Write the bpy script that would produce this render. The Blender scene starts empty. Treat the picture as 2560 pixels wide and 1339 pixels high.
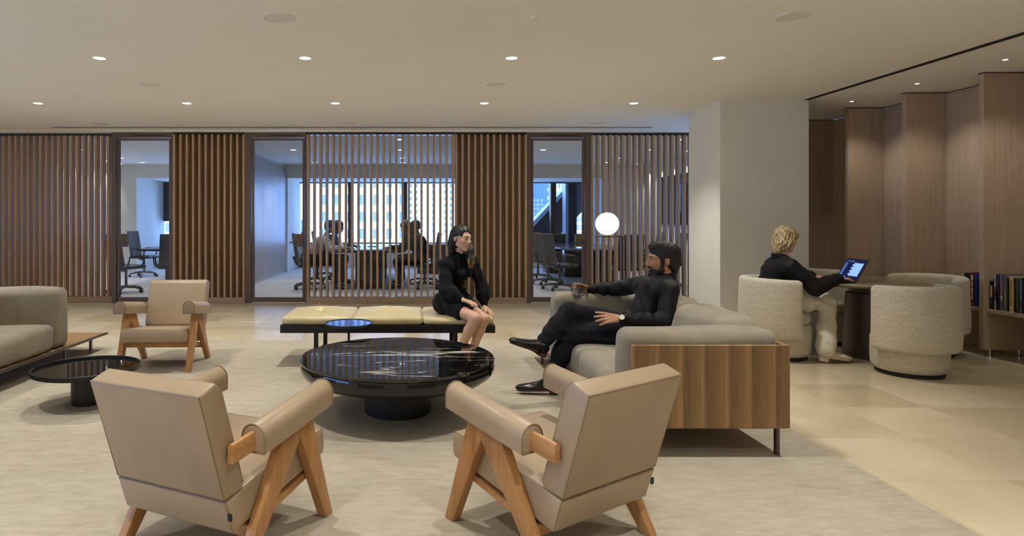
import bpy, bmesh, math, random
import numpy as np
from mathutils import Vector, Matrix
random.seed(7)
SC = bpy.context.scene
COL = SC.collection
PI = math.pi

# ---------------------------------------------------------------- camera, sky, sun, exposure
cam_d = bpy.data.cameras.new('camera'); cam = bpy.data.objects.new('camera', cam_d); COL.objects.link(cam)
cam.location = (0, 0, 1.3); cam.rotation_euler = (PI/2, 0, 0)
cam_d.sensor_width = 36.0; cam_d.sensor_fit = 'HORIZONTAL'
cam_d.lens = 36.0*1560/2560
cam_d.shift_x = (1280-1033)/2560; cam_d.shift_y = -(669.5-551)/2560
cam_d.clip_start = 0.05; cam_d.clip_end = 900
SC.camera = cam

world = bpy.data.worlds.new('world'); SC.world = world; world.use_nodes = True
bgn = world.node_tree.nodes['Background']
bgn.inputs['Color'].default_value = (0.27, 0.49, 1.0, 1); bgn.inputs['Strength'].default_value = 5.8

sun_d = bpy.data.lights.new('sun', 'SUN'); sun_d.energy = 1.5; sun_d.color = (0.78, 0.88, 1.0); sun_d.angle = 0.01
sun = bpy.data.objects.new('sun', sun_d); COL.objects.link(sun)
sun.rotation_euler = (math.radians(52), 0, math.radians(-28))     # shines away from the camera onto the facades across the street

SC.view_settings.view_transform = 'Standard'; SC.view_settings.look = 'None'
SC.view_settings.gamma = 1.0; SC.view_settings.use_curve_mapping = False
SC.view_settings.exposure = 0.2
WARM = (1.0, 0.985, 0.925)
DOWNLIGHT_W = 98.0

# ---------------------------------------------------------------- materials
MATS = {}
def srgb(r, g, b):
    f = lambda c: ((c/255+0.055)/1.055)**2.4 if c/255 > 0.04045 else c/255/12.92
    return (f(r), f(g), f(b), 1)
def newmat(name, col, rough=0.5, metal=0.0, spec=0.5, **kw):
    m = bpy.data.materials.new(name); m.use_nodes = True
    b = m.node_tree.nodes['Principled BSDF']
    b.inputs['Base Color'].default_value = col; b.inputs['Roughness'].default_value = rough
    b.inputs['Metallic'].default_value = metal; b.inputs['Specular IOR Level'].default_value = spec
    for k, v in kw.items(): b.inputs[k].default_value = v
    MATS[name] = m
    return m, m.node_tree, b
def nd(nt, typ, **kw):
    n = nt.nodes.new(typ)
    for k, v in kw.items():
        if k in n.inputs: n.inputs[k].default_value = v
        else: setattr(n, k, v)
    return n
def coords(nt, scale=(1, 1, 1), kind='Object', rot=(0, 0, 0)):
    t = nt.nodes.new('ShaderNodeTexCoord'); mp = nt.nodes.new('ShaderNodeMapping')
    mp.inputs['Scale'].default_value = scale; mp.inputs['Rotation'].default_value = rot
    nt.links.new(t.outputs[kind], mp.inputs['Vector'])
    return mp.outputs['Vector']
def ramp(nt, fac, stops):
    r = nt.nodes.new('ShaderNodeValToRGB'); els = r.color_ramp.elements
    while len(els) < len(stops): els.new(0.5)
    for e, (p, c) in zip(els, stops): e.position = p; e.color = c
    nt.links.new(fac, r.inputs['Fac'])
    return r.outputs['Color']
def bump(nt, b, height, strength=0.3, dist=0.01):
    n = nt.nodes.new('ShaderNodeBump'); n.inputs['Strength'].default_value = strength; n.inputs['Distance'].default_value = dist
    nt.links.new(height, n.inputs['Height']); nt.links.new(n.outputs['Normal'], b.inputs['Normal'])
def noise(nt, vec, scale, detail=3, rough=0.55, dist=0.0):
    n = nd(nt, 'ShaderNodeTexNoise', Scale=scale, Detail=detail, Roughness=rough, Distortion=dist)
    nt.links.new(vec, n.inputs['Vector']); return n.outputs['Fac']
def mixc(nt, fac, a, b, mode='MIX'):
    n = nt.nodes.new('ShaderNodeMix'); n.data_type = 'RGBA'; n.blend_type = mode
    for s, v in ((0, fac), (6, a), (7, b)):
        if isinstance(v, (int, float)): n.inputs[s].default_value = v
        elif isinstance(v, tuple): n.inputs[s].default_value = v
        else: nt.links.new(v, n.inputs[s])
    return n.outputs[2]
def noisy(name, c1, c2, scale, rough=0.5, stretch=(1, 1, 1), detail=4, bmp=0.0, metal=0.0, spec=0.5, kind='Object', bscale=None, lo=0.35, hi=0.65):
    m, nt, b = newmat(name, c1, rough, metal, spec)
    v = coords(nt, stretch, kind); f = noise(nt, v, scale, detail)
    nt.links.new(ramp(nt, f, [(lo, c1), (hi, c2)]), b.inputs['Base Color'])
    if bmp:
        f2 = noise(nt, v, bscale, 3) if bscale else f
        bump(nt, b, f2, bmp, 0.004)
    return m
def wood(name, dark, light, axis='Z', scale=28.0, rough=0.45, band=0.0):
    m, nt, b = newmat(name, light, rough, 0, 0.4)
    st = {'Z': (1, 1, 0.035), 'Y': (1, 0.035, 1), 'X': (0.035, 1, 1)}[axis]
    oi = nt.nodes.new('ShaderNodeObjectInfo')
    v = coords(nt, st)
    add = nd(nt, 'ShaderNodeVectorMath', operation='ADD'); nt.links.new(v, add.inputs[0]); nt.links.new(oi.outputs['Random'], add.inputs[1])
    f = noise(nt, add.outputs[0], scale, 5, 0.6, 0.4)
    c = ramp(nt, f, [(0.3, dark), (0.68, light)])
    f2 = noise(nt, add.outputs[0], scale*7, 2)
    c = mixc(nt, 0.25, c, ramp(nt, f2, [(0.4, dark), (0.6, light)]))
    nt.links.new(c, b.inputs['Base Color']); bump(nt, b, f2, 0.08, 0.002)
    return m
def emis(name, col, strength):
    m = bpy.data.materials.new(name); m.use_nodes = True; nt = m.node_tree
    nt.nodes.remove(nt.nodes['Principled BSDF'])
    e = nd(nt, 'ShaderNodeEmission', Color=col, Strength=strength)
    nt.links.new(e.outputs[0], nt.nodes['Material Output'].inputs[0]); MATS[name] = m
    return m
def glass_thin(name, tint=(1, 1, 1, 1), ior=1.45):
    m = bpy.data.materials.new(name); m.use_nodes = True; nt = m.node_tree
    nt.nodes.remove(nt.nodes['Principled BSDF'])
    t = nd(nt, 'ShaderNodeBsdfTransparent', Color=tint); g = nd(nt, 'ShaderNodeBsdfGlossy', Roughness=0.0)
    fr = nd(nt, 'ShaderNodeFresnel', IOR=ior); mx = nt.nodes.new('ShaderNodeMixShader')
    nt.links.new(fr.outputs[0], mx.inputs[0]); nt.links.new(t.outputs[0], mx.inputs[1]); nt.links.new(g.outputs[0], mx.inputs[2])
    nt.links.new(mx.outputs[0], nt.nodes['Material Output'].inputs[0]); MATS[name] = m
    return m

noisy('ceiling_paint', srgb(238, 234, 223), srgb(240, 236, 226), 2.0, 0.9)
noisy('column_paint', srgb(232, 228, 214), srgb(235, 231, 218), 2.0, 0.7)
noisy('plaster', srgb(222, 218, 208), srgb(226, 223, 214), 2.0, 0.85)
noisy('carpet_grey', srgb(172, 170, 170), srgb(190, 188, 186), 120, 0.95, bmp=0.2)
wood('oak', srgb(174, 140, 102), srgb(200, 165, 125), 'Z', 30)
wood('oak_base', srgb(164, 136, 106), srgb(188, 158, 126), 'X', 30)
wood('oak_backing', srgb(134, 110, 84), srgb(150, 125, 98), 'Z', 30)
wood('pale_oak', srgb(172, 149, 124), srgb(194, 171, 144), 'Z', 45, 0.5)
wood('panel_grey', srgb(158, 146, 138), srgb(172, 160, 150), 'Z', 25, 0.35)
wood('teak', srgb(160, 112, 66), srgb(198, 148, 96), 'Z', 26, 0.4)
wood('teak_flat', srgb(160, 112, 66), srgb(198, 148, 96), 'Y', 26, 0.4)
newmat('bronze', srgb(108, 88, 72), 0.42, 0.3)
newmat('bronze_dark', srgb(58, 44, 34), 0.4, 0.5)
newmat('black_metal', srgb(26, 25, 24), 0.42, 0.3)
newmat('black_gloss', srgb(15, 14, 13), 0.08, 0.0, 0.6)
newmat('black_slot', srgb(8, 8, 8), 0.8)
newmat('gunmetal', srgb(92, 88, 82), 0.35, 0.8)
newmat('chrome', srgb(200, 200, 200), 0.12, 1.0)
newmat('brass', srgb(205, 165, 90), 0.25, 1.0)
newmat('white_trim', srgb(232, 228, 218), 0.6)
newmat('grille', srgb(222, 217, 206), 0.8)
newmat('black_plastic', srgb(22, 22, 24), 0.5)
newmat('office_mesh', srgb(88, 86, 86), 0.75)
newmat('office_black', srgb(18, 18, 22), 0.3)
newmat('conf_table', srgb(40, 36, 36), 0.16)
newmat('table_base', srgb(84, 75, 66), 0.32, 0.3)
newmat('table_top', srgb(150, 140, 112), 0.22)
newmat('blue_reflection_tint', srgb(70, 110, 190), 0.12, 0.75, 0.8)  # dark table top coloured blue to stand for the daylight it reflects
newmat('smoked_glass', srgb(16, 15, 13), 0.03, 0.0, 0.9)
noisy('black_stone', srgb(16, 16, 16), srgb(30, 29, 28), 18, 0.4)
glass_thin('pane_glass', (0.95, 0.97, 1.0, 1), 1.33)
glass_thin('window_glass', (0.97, 0.98, 1.0, 1), 1.15)
newmat('crystal', (1, 1, 1, 1), 0.0, 0, 0.5, **{'Transmission Weight': 1.0, 'IOR': 1.5})
newmat('water', (1, 1, 1, 1), 0.0, 0, 0.5, **{'Transmission Weight': 1.0, 'IOR': 1.33})
emis('lamp_lens', (1.0, 0.93, 0.82, 1), 9.0)
emis('lamp_lens_small', (1.0, 0.9, 0.75, 1), 14.0)
emis('lens_conference', (1.0, 0.93, 0.85, 1), 4.0)
emis('globe', (1.0, 0.93, 0.80, 1), 7.0)
emis('screen_dark', srgb(38, 44, 92), 0.55)
emis('screen_light', srgb(150, 190, 245), 1.0)
emis('screen_mid', srgb(80, 105, 170), 0.8)

def leather(name, c1, c2, rough):
    m, nt, b = newmat(name, c1, rough, 0, 0.45)
    v = coords(nt); f = noise(nt, v, 5, 3)
    nt.links.new(ramp(nt, f, [(0.35, c1), (0.65, c2)]), b.inputs['Base Color'])
    vo = nd(nt, 'ShaderNodeTexVoronoi', Scale=520.0); nt.links.new(v, vo.inputs['Vector'])
    bump(nt, b, vo.outputs['Distance'], 0.06, 0.001)
leather('taupe_leather', srgb(165, 143, 116), srgb(171, 149, 122), 0.40)
leather('cream_leather', srgb(198, 181, 134), srgb(209, 193, 148), 0.36)
newmat('taupe_piping', srgb(140, 118, 93), 0.45)
newmat('cream_seam', srgb(160, 142, 100), 0.5)

def fabric(name, c1, c2, weave, b_str, rough=0.9):
    m, nt, b = newmat(name, c1, rough, 0, 0.2, **{'Sheen Weight': 0.03 if sum(c1[:3]) < 0.05 else 0.2})
    v = coords(nt); f = noise(nt, v, 90, 4, 0.7); g = noise(nt, v, 7, 2)
    c = mixc(nt, 0.5, ramp(nt, f, [(0.3, c1), (0.7, c2)]), ramp(nt, g, [(0.3, c1), (0.7, c2)]))
    nt.links.new(c, b.inputs['Base Color'])
    bump(nt, b, noise(nt, v, weave, 2), b_str, 0.002)
fabric('sofa_fabric', srgb(129, 119, 101), srgb(154, 143, 124), 420, 0.5)
fabric('black_knit', srgb(17, 16, 17), srgb(22, 21, 22), 500, 0.25)
fabric('black_shirt', srgb(16, 15, 16), srgb(21, 20, 21), 60, 0.35, 0.65)
fabric('navy_trouser', srgb(17, 16, 22), srgb(22, 21, 28), 500, 0.2)
fabric('white_trouser', srgb(212, 204, 186), srgb(226, 218, 202), 60, 0.25)
fabric('grey_shirt', srgb(150, 142, 138), srgb(170, 160, 155), 60, 0.25)
fabric('dark_jacket', srgb(32, 32, 38), srgb(40, 40, 46), 60, 0.25)
newmat('shoe_black', srgb(17, 16, 16), 0.22)
newmat('shoe_sole', srgb(78, 50, 32), 0.5)
newmat('shoe_cream', srgb(214, 200, 178), 0.35)

def boucle():
    m, nt, b = newmat('boucle', srgb(206, 196, 174), 0.95, 0, 0.15, **{'Sheen Weight': 0.2})
    h1 = noise(nt, coords(nt, (0.22, 0.22, 1)), 230, 3, 0.6); h2 = noise(nt, coords(nt, (1, 1, 0.22)), 230, 3, 0.6); n2 = noise(nt, coords(nt, (0.2, 0.2, 1)), 40, 3)
    mx = nd(nt, 'ShaderNodeMath', operation='MAXIMUM'); nt.links.new(h1, mx.inputs[0]); nt.links.new(h2, mx.inputs[1])
    c = ramp(nt, mx.outputs[0], [(0.46, srgb(190, 179, 156)), (0.66, srgb(232, 225, 208))])
    c = mixc(nt, 0.3, c, ramp(nt, n2, [(0.3, srgb(190, 179, 156)), (0.7, srgb(226, 218, 200))]))
    nt.links.new(c, b.inputs['Base Color']); bump(nt, b, mx.outputs[0], 0.9, 0.006)
boucle()

def marble():
    m, nt, b = newmat('black_marble', srgb(16, 15, 14), 0.03, 0, 1.0)
    def vein(sc, st, det, dist, w):
        n = nd(nt, 'ShaderNodeTexNoise', Scale=sc, Detail=det, Roughness=0.5, Distortion=dist); nt.links.new(coords(nt, st), n.inputs['Vector'])
        d = nd(nt, 'ShaderNodeMath', operation='SUBTRACT'); d.inputs[1].default_value = 0.5; nt.links.new(n.outputs['Fac'], d.inputs[0])
        a = nd(nt, 'ShaderNodeMath', operation='ABSOLUTE'); nt.links.new(d.outputs[0], a.inputs[0])
        return ramp(nt, a.outputs[0], [(0.0, (1, 1, 1, 1)), (w*0.45, (0.5, 0.5, 0.5, 1)), (w, (0, 0, 0, 1))])
    gate = ramp(nt, noise(nt, coords(nt, (0.5, 2.0, 1)), 2.3, 2), [(0.40, (0, 0, 0, 1)), (0.52, (1, 1, 1, 1))])
    v1 = mixc(nt, 1.0, vein(1.5, (0.22, 2.6, 1), 4, 0.25, 0.0065), gate, 'MULTIPLY')
    v2 = mixc(nt, 1.0, vein(3.0, (0.5, 2.6, 1.5), 6, 0.5, 0.006), ramp(nt, noise(nt, coords(nt, (0.6, 1.6, 1)), 3.1, 2), [(0.5, (0, 0, 0, 1)), (0.6, (0.8, 0.8, 0.8, 1))]), 'MULTIPLY')
    fl = ramp(nt, noise(nt, coords(nt, (0.7, 3.4, 1)), 8.5, 6, 0.65, 0.4), [(0.70, (0, 0, 0, 1)), (0.76, (0.7, 0.7, 0.7, 1))])
    c = mixc(nt, v1, srgb(15, 14, 13), srgb(215, 206, 190)); c = mixc(nt, v2, c, srgb(190, 180, 164)); c = mixc(nt, fl, c, srgb(165, 155, 138))
    nt.links.new(c, b.inputs['Base Color'])
marble()

def walnut(name, axis):
    m, nt, b = newmat(name, srgb(130, 95, 60), 0.42, 0, 0.4)
    st = {'X': (1, 0.02, 0.02), 'Y': (0.02, 1, 0.02)}[axis]
    v = coords(nt, st)
    w = nd(nt, 'ShaderNodeTexWave', wave_type='BANDS', bands_direction=axis, wave_profile='SAW', Scale=2.45, Distortion=1.4, Detail=3.0)
    w.inputs['Detail Scale'].default_value = 3.0; nt.links.new(v, w.inputs['Vector'])
    c = ramp(nt, w.outputs['Fac'], [(0.0, srgb(120, 92, 63)), (0.45, srgb(144, 111, 76)), (0.75, srgb(166, 128, 87)), (0.9, srgb(188, 149, 103)), (1.0, srgb(148, 114, 79))])
    f = noise(nt, coords(nt, (1, 1, 0.02)), 180, 3)
    c = mixc(nt, 0.35, c, ramp(nt, f, [(0.35, srgb(112, 86, 59)), (0.65, srgb(178, 141, 99))]))
    nt.links.new(c, b.inputs['Base Color'])
walnut('walnut_x', 'X'); walnut('walnut_y', 'Y')

def rugmat():
    m, nt, b = newmat('rug_wool', srgb(186, 174, 152), 0.95, 0, 0.1)
    f = noise(nt, coords(nt, (0.10, 1, 1)), 170, 4, 0.8); g = noise(nt, coords(nt, (0.6, 1, 1)), 2.2, 5, 0.7); k = noise(nt, coords(nt, (0.3, 1, 1)), 22, 5, 0.75)
    c = mixc(nt, 0.5, ramp(nt, f, [(0.28, srgb(146, 133, 112)), (0.66, srgb(206, 196, 176))]), ramp(nt, g, [(0.32, srgb(166, 153, 132)), (0.66, srgb(196, 187, 169))]))
    c = mixc(nt, 0.35, c, ramp(nt, k, [(0.32, srgb(154, 141, 120)), (0.66, srgb(206, 197, 178))]))
    nt.links.new(c, b.inputs['Base Color']); bump(nt, b, f, 0.8, 0.006)
rugmat()

def limestone():
    m, nt, b = newmat('limestone', srgb(206, 186, 150), 0.22, 0, 0.5)
    oi = nt.nodes.new('ShaderNodeObjectInfo'); v0 = coords(nt, (0.7, 1.0, 1))
    mul = nd(nt, 'ShaderNodeVectorMath', operation='SCALE'); mul.inputs['Scale'].default_value = 37.0
    cmb = nd(nt, 'ShaderNodeCombineXYZ'); nt.links.new(oi.outputs['Random'], cmb.inputs[0]); nt.links.new(oi.outputs['Random'], cmb.inputs[1])
    nt.links.new(cmb.outputs[0], mul.inputs[0])
    add = nd(nt, 'ShaderNodeVectorMath', operation='ADD'); nt.links.new(v0, add.inputs[0]); nt.links.new(mul.outputs[0], add.inputs[1])
    f = noise(nt, add.outputs[0], 2.4, 2, 0.4, 0.3); g = noise(nt, add.outputs[0], 30, 3)
    c = ramp(nt, f, [(0.25, srgb(201, 185, 154)), (0.75, srgb(218, 204, 178))])
    c = mixc(nt, 0.08, c, ramp(nt, g, [(0.35, srgb(190, 170, 134)), (0.65, srgb(226, 212, 184))]))
    tone = ramp(nt, oi.outputs['Random'], [(0.0, srgb(234, 230, 222)), (1.0, srgb(255, 255, 255))])
    c = mixc(nt, 1.0, c, tone, 'MULTIPLY')
    nt.links.new(c, b.inputs['Base Color'])
limestone()
newmat('grout', srgb(214, 202, 176), 0.8)

def skinmat(name, c1, c2):
    m, nt, b = newmat(name, c1, 0.45, 0, 0.4, **{'Subsurface Weight': 0.12, 'Subsurface Radius': (0.01, 0.004, 0.002)})
    f = noise(nt, coords(nt), 9, 3); nt.links.new(ramp(nt, f, [(0.3, c1), (0.7, c2)]), b.inputs['Base Color'])
skinmat('skin_light', srgb(212, 166, 138), srgb(218, 174, 147))
skinmat('skin_tan', srgb(172, 122, 92), srgb(181, 131, 100))
skinmat('skin_fair', srgb(214, 166, 142), srgb(220, 174, 150))
skinmat('skin_brown', srgb(104, 72, 56), srgb(112, 80, 62))
newmat('lip', srgb(194, 130, 113), 0.4); newmat('lip_tan', srgb(150, 98, 82), 0.4)
newmat('eye_white', srgb(205, 198, 192), 0.25); newmat('dial', srgb(228, 226, 215), 0.2); newmat('iris', srgb(30, 20, 15), 0.1); newmat('nail', srgb(224, 184, 164), 0.3)
newmat('nail_red', srgb(120, 22, 26), 0.25)
def hairmat(name, stops, scale=90, rough=0.48, st=(1, 1, 0.06)):
    m, nt, b = newmat(name, stops[0][1], rough, 0, 0.5)
    f = noise(nt, coords(nt, st), scale, 4, 0.6, 0.3)
    nt.links.new(ramp(nt, f, stops), b.inputs['Base Color']); bump(nt, b, f, 0.6, 0.004)
hairmat('hair_black', [(0.35, srgb(12, 10, 9)), (0.7, srgb(28, 23, 20))])
hairmat('hair_curly', [(0.35, srgb(14, 12, 11)), (0.7, srgb(30, 26, 24))], 90, 0.6, (1, 1, 1))
hairmat('beard', [(0.35, srgb(28, 22, 19)), (0.7, srgb(52, 40, 34))], 220, 0.8, (1, 1, 1))
hairmat('hair_blond', [(0.30, srgb(66, 52, 34)), (0.47, srgb(128, 106, 70)), (0.62, srgb(205, 184, 136))], 120)
hairmat('hair_tips', [(0.35, srgb(46, 34, 22)), (0.5, srgb(112, 84, 42)), (0.65, srgb(196, 158, 88))], 80)
# ---------------------------------------------------------------- helpers
def setp(o, label=None, cat=None, group=None, kind=None):
    if label: o['label'] = label
    if cat: o['category'] = cat
    if group: o['group'] = group
    if kind: o['kind'] = kind
    return o
def thing(name, label, cat, loc=(0, 0, 0), rotz=0.0, group=None):
    o = bpy.data.objects.new(name, None); COL.objects.link(o); o.empty_display_size = 0.05
    o.location = loc; o.rotation_euler = (0, 0, rotz)
    return setp(o, label, cat, group)
def link(name, me, mat=None, parent=None, loc=None, rot=None):
    o = bpy.data.objects.new(name, me); COL.objects.link(o)
    if mat and not me.materials:
        for m in (mat if isinstance(mat, (list, tuple)) else [mat]): me.materials.append(MATS[m])
    if parent: o.parent = parent
    if loc is not None: o.location = loc
    if rot is not None: o.rotation_euler = rot
    return o
def copy_tree(o, parent=None):
    c = o.copy(); COL.objects.link(c)
    if parent: c.parent = parent
    for ch in list(o.children): copy_tree(ch, c)
    return c
class B:
    """collects simple shapes in one bmesh"""
    def __init__(s): s.bm = bmesh.new(); s.mi = 0
    def _tag(s, n0):
        for f in list(s.bm.faces)[n0:]: f.material_index = s.mi
    def raw(s, vs, fs):
        n0 = len(s.bm.faces); v = [s.bm.verts.new(p) for p in vs]
        for f in fs:
            try: s.bm.faces.new([v[i] for i in f])
            except ValueError: pass
        s._tag(n0); return s
    def box(s, x0, x1, y0, y1, z0, z1):
        return s.raw([(x0,y0,z0),(x1,y0,z0),(x1,y1,z0),(x0,y1,z0),(x0,y0,z1),(x1,y0,z1),(x1,y1,z1),(x0,y1,z1)],
                     [(0,3,2,1),(4,5,6,7),(0,1,5,4),(1,2,6,5),(2,3,7,6),(3,0,4,7)])
    def obox(s, c, size, M):
        hx, hy, hz = [a/2 for a in size]; c = Vector(c); vs = []
        for z in (-hz, hz):
            for x, y in ((-hx,-hy),(hx,-hy),(hx,hy),(-hx,hy)): vs.append(tuple(c + M @ Vector((x,y,z))))
        return s.raw(vs, [(0,3,2,1),(4,5,6,7),(0,1,5,4),(1,2,6,5),(2,3,7,6),(3,0,4,7)])
    def prism(s, poly, a0, a1, axis='X'):
        n = len(poly); P = {'X': lambda a, u, v: (a, u, v), 'Y': lambda a, u, v: (u, a, v), 'Z': lambda a, u, v: (u, v, a)}[axis]
        vs = [P(a0, u, v) for u, v in poly] + [P(a1, u, v) for u, v in poly]
        fs = [tuple(range(n))[::-1], tuple(range(n, 2*n))] + [(i, (i+1) % n, n+(i+1) % n, n+i) for i in range(n)]
        return s.raw(vs, fs)
    def cone(s, p0, p1, r0, r1, seg=16, caps=True):
        p0, p1 = Vector(p0), Vector(p1); d = (p1-p0).normalized()
        a = d.orthogonal().normalized(); b = d.cross(a); vs = []
        for p, r in ((p0, r0), (p1, r1)):
            for i in range(seg):
                t = 2*PI*i/seg; vs.append(tuple(p + (a*math.cos(t)+b*math.sin(t))*r))
        fs = [(i, (i+1) % seg, seg+(i+1) % seg, seg+i) for i in range(seg)]
        if caps: fs += [tuple(range(seg))[::-1], tuple(range(seg, 2*seg))]
        return s.raw(vs, fs)
    def tube(s, pts, r, seg=8, closed=False):
        pts = [Vector(p) for p in pts]; n = len(pts); vs = []; prev = None
        for i, p in enumerate(pts):
            if closed: t = pts[(i+1) % n]-pts[i-1]
            else: t = pts[min(i+1, n-1)]-pts[max(i-1, 0)]
            t.normalize()
            if prev is None: a = t.orthogonal().normalized()
            else: a = (prev - t*prev.dot(t)).normalized()
            prev = a; b = t.cross(a); rr = r[i] if isinstance(r, (list, tuple)) else r
            for k in range(seg):
                th = 2*PI*k/seg; vs.append(tuple(p+(a*math.cos(th)+b*math.sin(th))*rr))
        fs = []
        for i in range(n if closed else n-1):
            j = (i+1) % n
            for k in range(seg): fs.append((i*seg+k, i*seg+(k+1) % seg, j*seg+(k+1) % seg, j*seg+k))
        if not closed: fs += [tuple(range(seg))[::-1], tuple(range((n-1)*seg, n*seg))]
        return s.raw(vs, fs)
    def lathe(s, prof, seg=48, c=(0, 0, 0)):
        vs = []; n = len(prof); fs = []
        for r, z in prof:
            for k in range(seg):
                t = 2*PI*k/seg; vs.append((c[0]+r*math.cos(t), c[1]+r*math.sin(t), c[2]+z))
        for i in range(n-1):
            for k in range(seg): fs.append((i*seg+k, i*seg+(k+1) % seg, (i+1)*seg+(k+1) % seg, (i+1)*seg+k))
        fs += [tuple(range(seg))[::-1], tuple(range((n-1)*seg, n*seg))]
        return s.raw(vs, fs)
    def ball(s, c, r, seg=16, rings=10):
        r = r if isinstance(r, (tuple, list)) else (r, r, r); vs = [(c[0], c[1], c[2]-r[2])]; fs = []
        for i in range(1, rings):
            ph = PI*i/rings
            for k in range(seg):
                t = 2*PI*k/seg; vs.append((c[0]+r[0]*math.sin(ph)*math.cos(t), c[1]+r[1]*math.sin(ph)*math.sin(t), c[2]-r[2]*math.cos(ph)))
        vs.append((c[0], c[1], c[2]+r[2])); L = len(vs)-1
        for k in range(seg):
            fs.append((0, 1+(k+1) % seg, 1+k)); o = 1+(rings-2)*seg; fs.append((L, o+k, o+(k+1) % seg))
        for i in range(rings-2):
            for k in range(seg): a = 1+i*seg; fs.append((a+k, a+(k+1) % seg, a+seg+(k+1) % seg, a+seg+k))
        return s.raw(vs, fs)
    def soft(s, x0, x1, y0, y1, z0, z1, r, puff=(0, 0, 0), n=10, cs=4, fn=None):
        """rounded, slightly inflated cushion; fn(p)->p reshapes it"""
        h = [(x1-x0)/2, (y1-y0)/2, (z1-z0)/2]; c = [(x1+x0)/2, (y1+y0)/2, (z1+z0)/2]
        r = min(r, *h)
        def ax(hh):
            t = [(hh-r)+r*math.tan(PI/4*i/cs) for i in range(1, cs+1)]
            mid = [-(hh-r)+2*(hh-r)*i/n for i in range(n+1)]
            return [-a for a in t[::-1]] + mid + t
        A = [ax(a) for a in h]; idx = {}; vs = []; fs = []
        def vid(p):
            key = tuple(round(q, 6) for q in p)
            if key in idx: return idx[key]
            inner = [max(-(h[i]-r), min(h[i]-r, p[i])) for i in range(3)]
            d = Vector([p[i]-inner[i] for i in range(3)])
            if d.length > 1e-9: d = d.normalized()*r
            q = [inner[i]+d[i] for i in range(3)]
            w = [1-(q[i]/h[i])**2 for i in range(3)]
            dn = d.normalized() if d.length > 1e-9 else d
            q = [q[0]+puff[0]*dn[0]*max(w[1]*w[2], 0), q[1]+puff[1]*dn[1]*max(w[0]*w[2], 0), q[2]+puff[2]*dn[2]*max(w[0]*w[1], 0)]
            q = [q[i]+c[i] for i in range(3)]
            if fn: q = fn(q)
            idx[key] = len(vs); vs.append(tuple(q)); return idx[key]
        for ai in range(3):
            u, v = [(1, 2), (2, 0), (0, 1)][ai]
            for sg in (-1, 1):
                for i in range(len(A[u])-1):
                    for j in range(len(A[v])-1):
                        q = []
                        for a, b_ in ((i, j), (i+1, j), (i+1, j+1), (i, j+1)):
                            p = [0, 0, 0]; p[ai] = sg*h[ai]; p[u] = A[u][a]; p[v] = A[v][b_]; q.append(vid(p))
                        fs.append(tuple(q) if sg > 0 else tuple(q[::-1]))
        return s.raw(vs, fs)
    def bevel(s, w, seg=2):
        bmesh.ops.bevel(s.bm, geom=list(s.bm.edges), offset=w, segments=seg, affect='EDGES', profile=0.5, clamp_overlap=True); return s
    def mesh(s, name, smooth=35):
        me = bpy.data.meshes.new(name)
        bmesh.ops.recalc_face_normals(s.bm, faces=list(s.bm.faces))
        s.bm.to_mesh(me); s.bm.free()
        if smooth:
            me.shade_smooth(); me.set_sharp_from_angle(angle=math.radians(smooth))
        return me
    def build(s, name, mat, parent=None, loc=None, rot=None, smooth=35):
        return link(name, s.mesh(name, smooth), mat, parent, loc, rot)
def RX(a): return Matrix.Rotation(a, 3, 'X')
def RY(a): return Matrix.Rotation(a, 3, 'Y')
def RZ(a): return Matrix.Rotation(a, 3, 'Z')
def ell_pts(cx, cy, r, n): return [(cx+r*math.cos(2*PI*i/n), cy+r*math.sin(2*PI*i/n)) for i in range(n)]
def struct(o): o['kind'] = 'structure'; return o
# ---------------------------------------------------------------- the room shell
CZ = 2.713          # ceiling height
YW = 9.84           # front of the slat screens
floor = struct(B().box(-9.0, 6.0, -3.5, 10.0, -0.12, -0.004).build('floor', 'grout', smooth=0))
T = 0.61; GAP = 0.003
tile_me = B().box(-T/2+GAP/2, T/2-GAP/2, -T/2+GAP/2, T/2-GAP/2, -0.02, 0.0).bevel(0.0012, 1).mesh('tile', 0)
tile_me.materials.append(MATS['limestone'])
RUG = (-6.2, 2.33, -1.6, 6.73)
nt_ = 0
for i in range(-22, 5):
    for j in range(-14, 12):
        cx = 3.58 + T*(i-0.5) ; cy = 4.345 + T*(j+0.5)
        if not (-8.9 < cx < 5.75 and -3.4 < cy < 9.8): continue
        inside_rug = RUG[0]+T/2 < cx < RUG[1]-T/2 and RUG[2]+T/2 < cy < RUG[3]-T/2
        seen = cy > 2.2 and abs(cx*1560/cy + 1033 - 1280) < 1280 + 800
        if inside_rug or not seen: continue
        o = link('tile', tile_me, None, floor, (cx, cy, 0)); nt_ += 1
b = B(); b.box(-9.0, 6.0, -3.5, 2.2, -0.004, 0.0)                      # floor behind the camera, out of sight
setp(b.build('tile_field', 'limestone', floor, smooth=0), kind='stuff')

rug = B().box(RUG[0], RUG[1], RUG[2], RUG[3], 0.0005, 0.009).bevel(0.003, 2).build('area_rug', 'rug_wool')
setp(rug, 'large pale beige wool rug with fine horizontal streaks under the lounge furniture', 'rug')
RZ0 = 0.009

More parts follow.
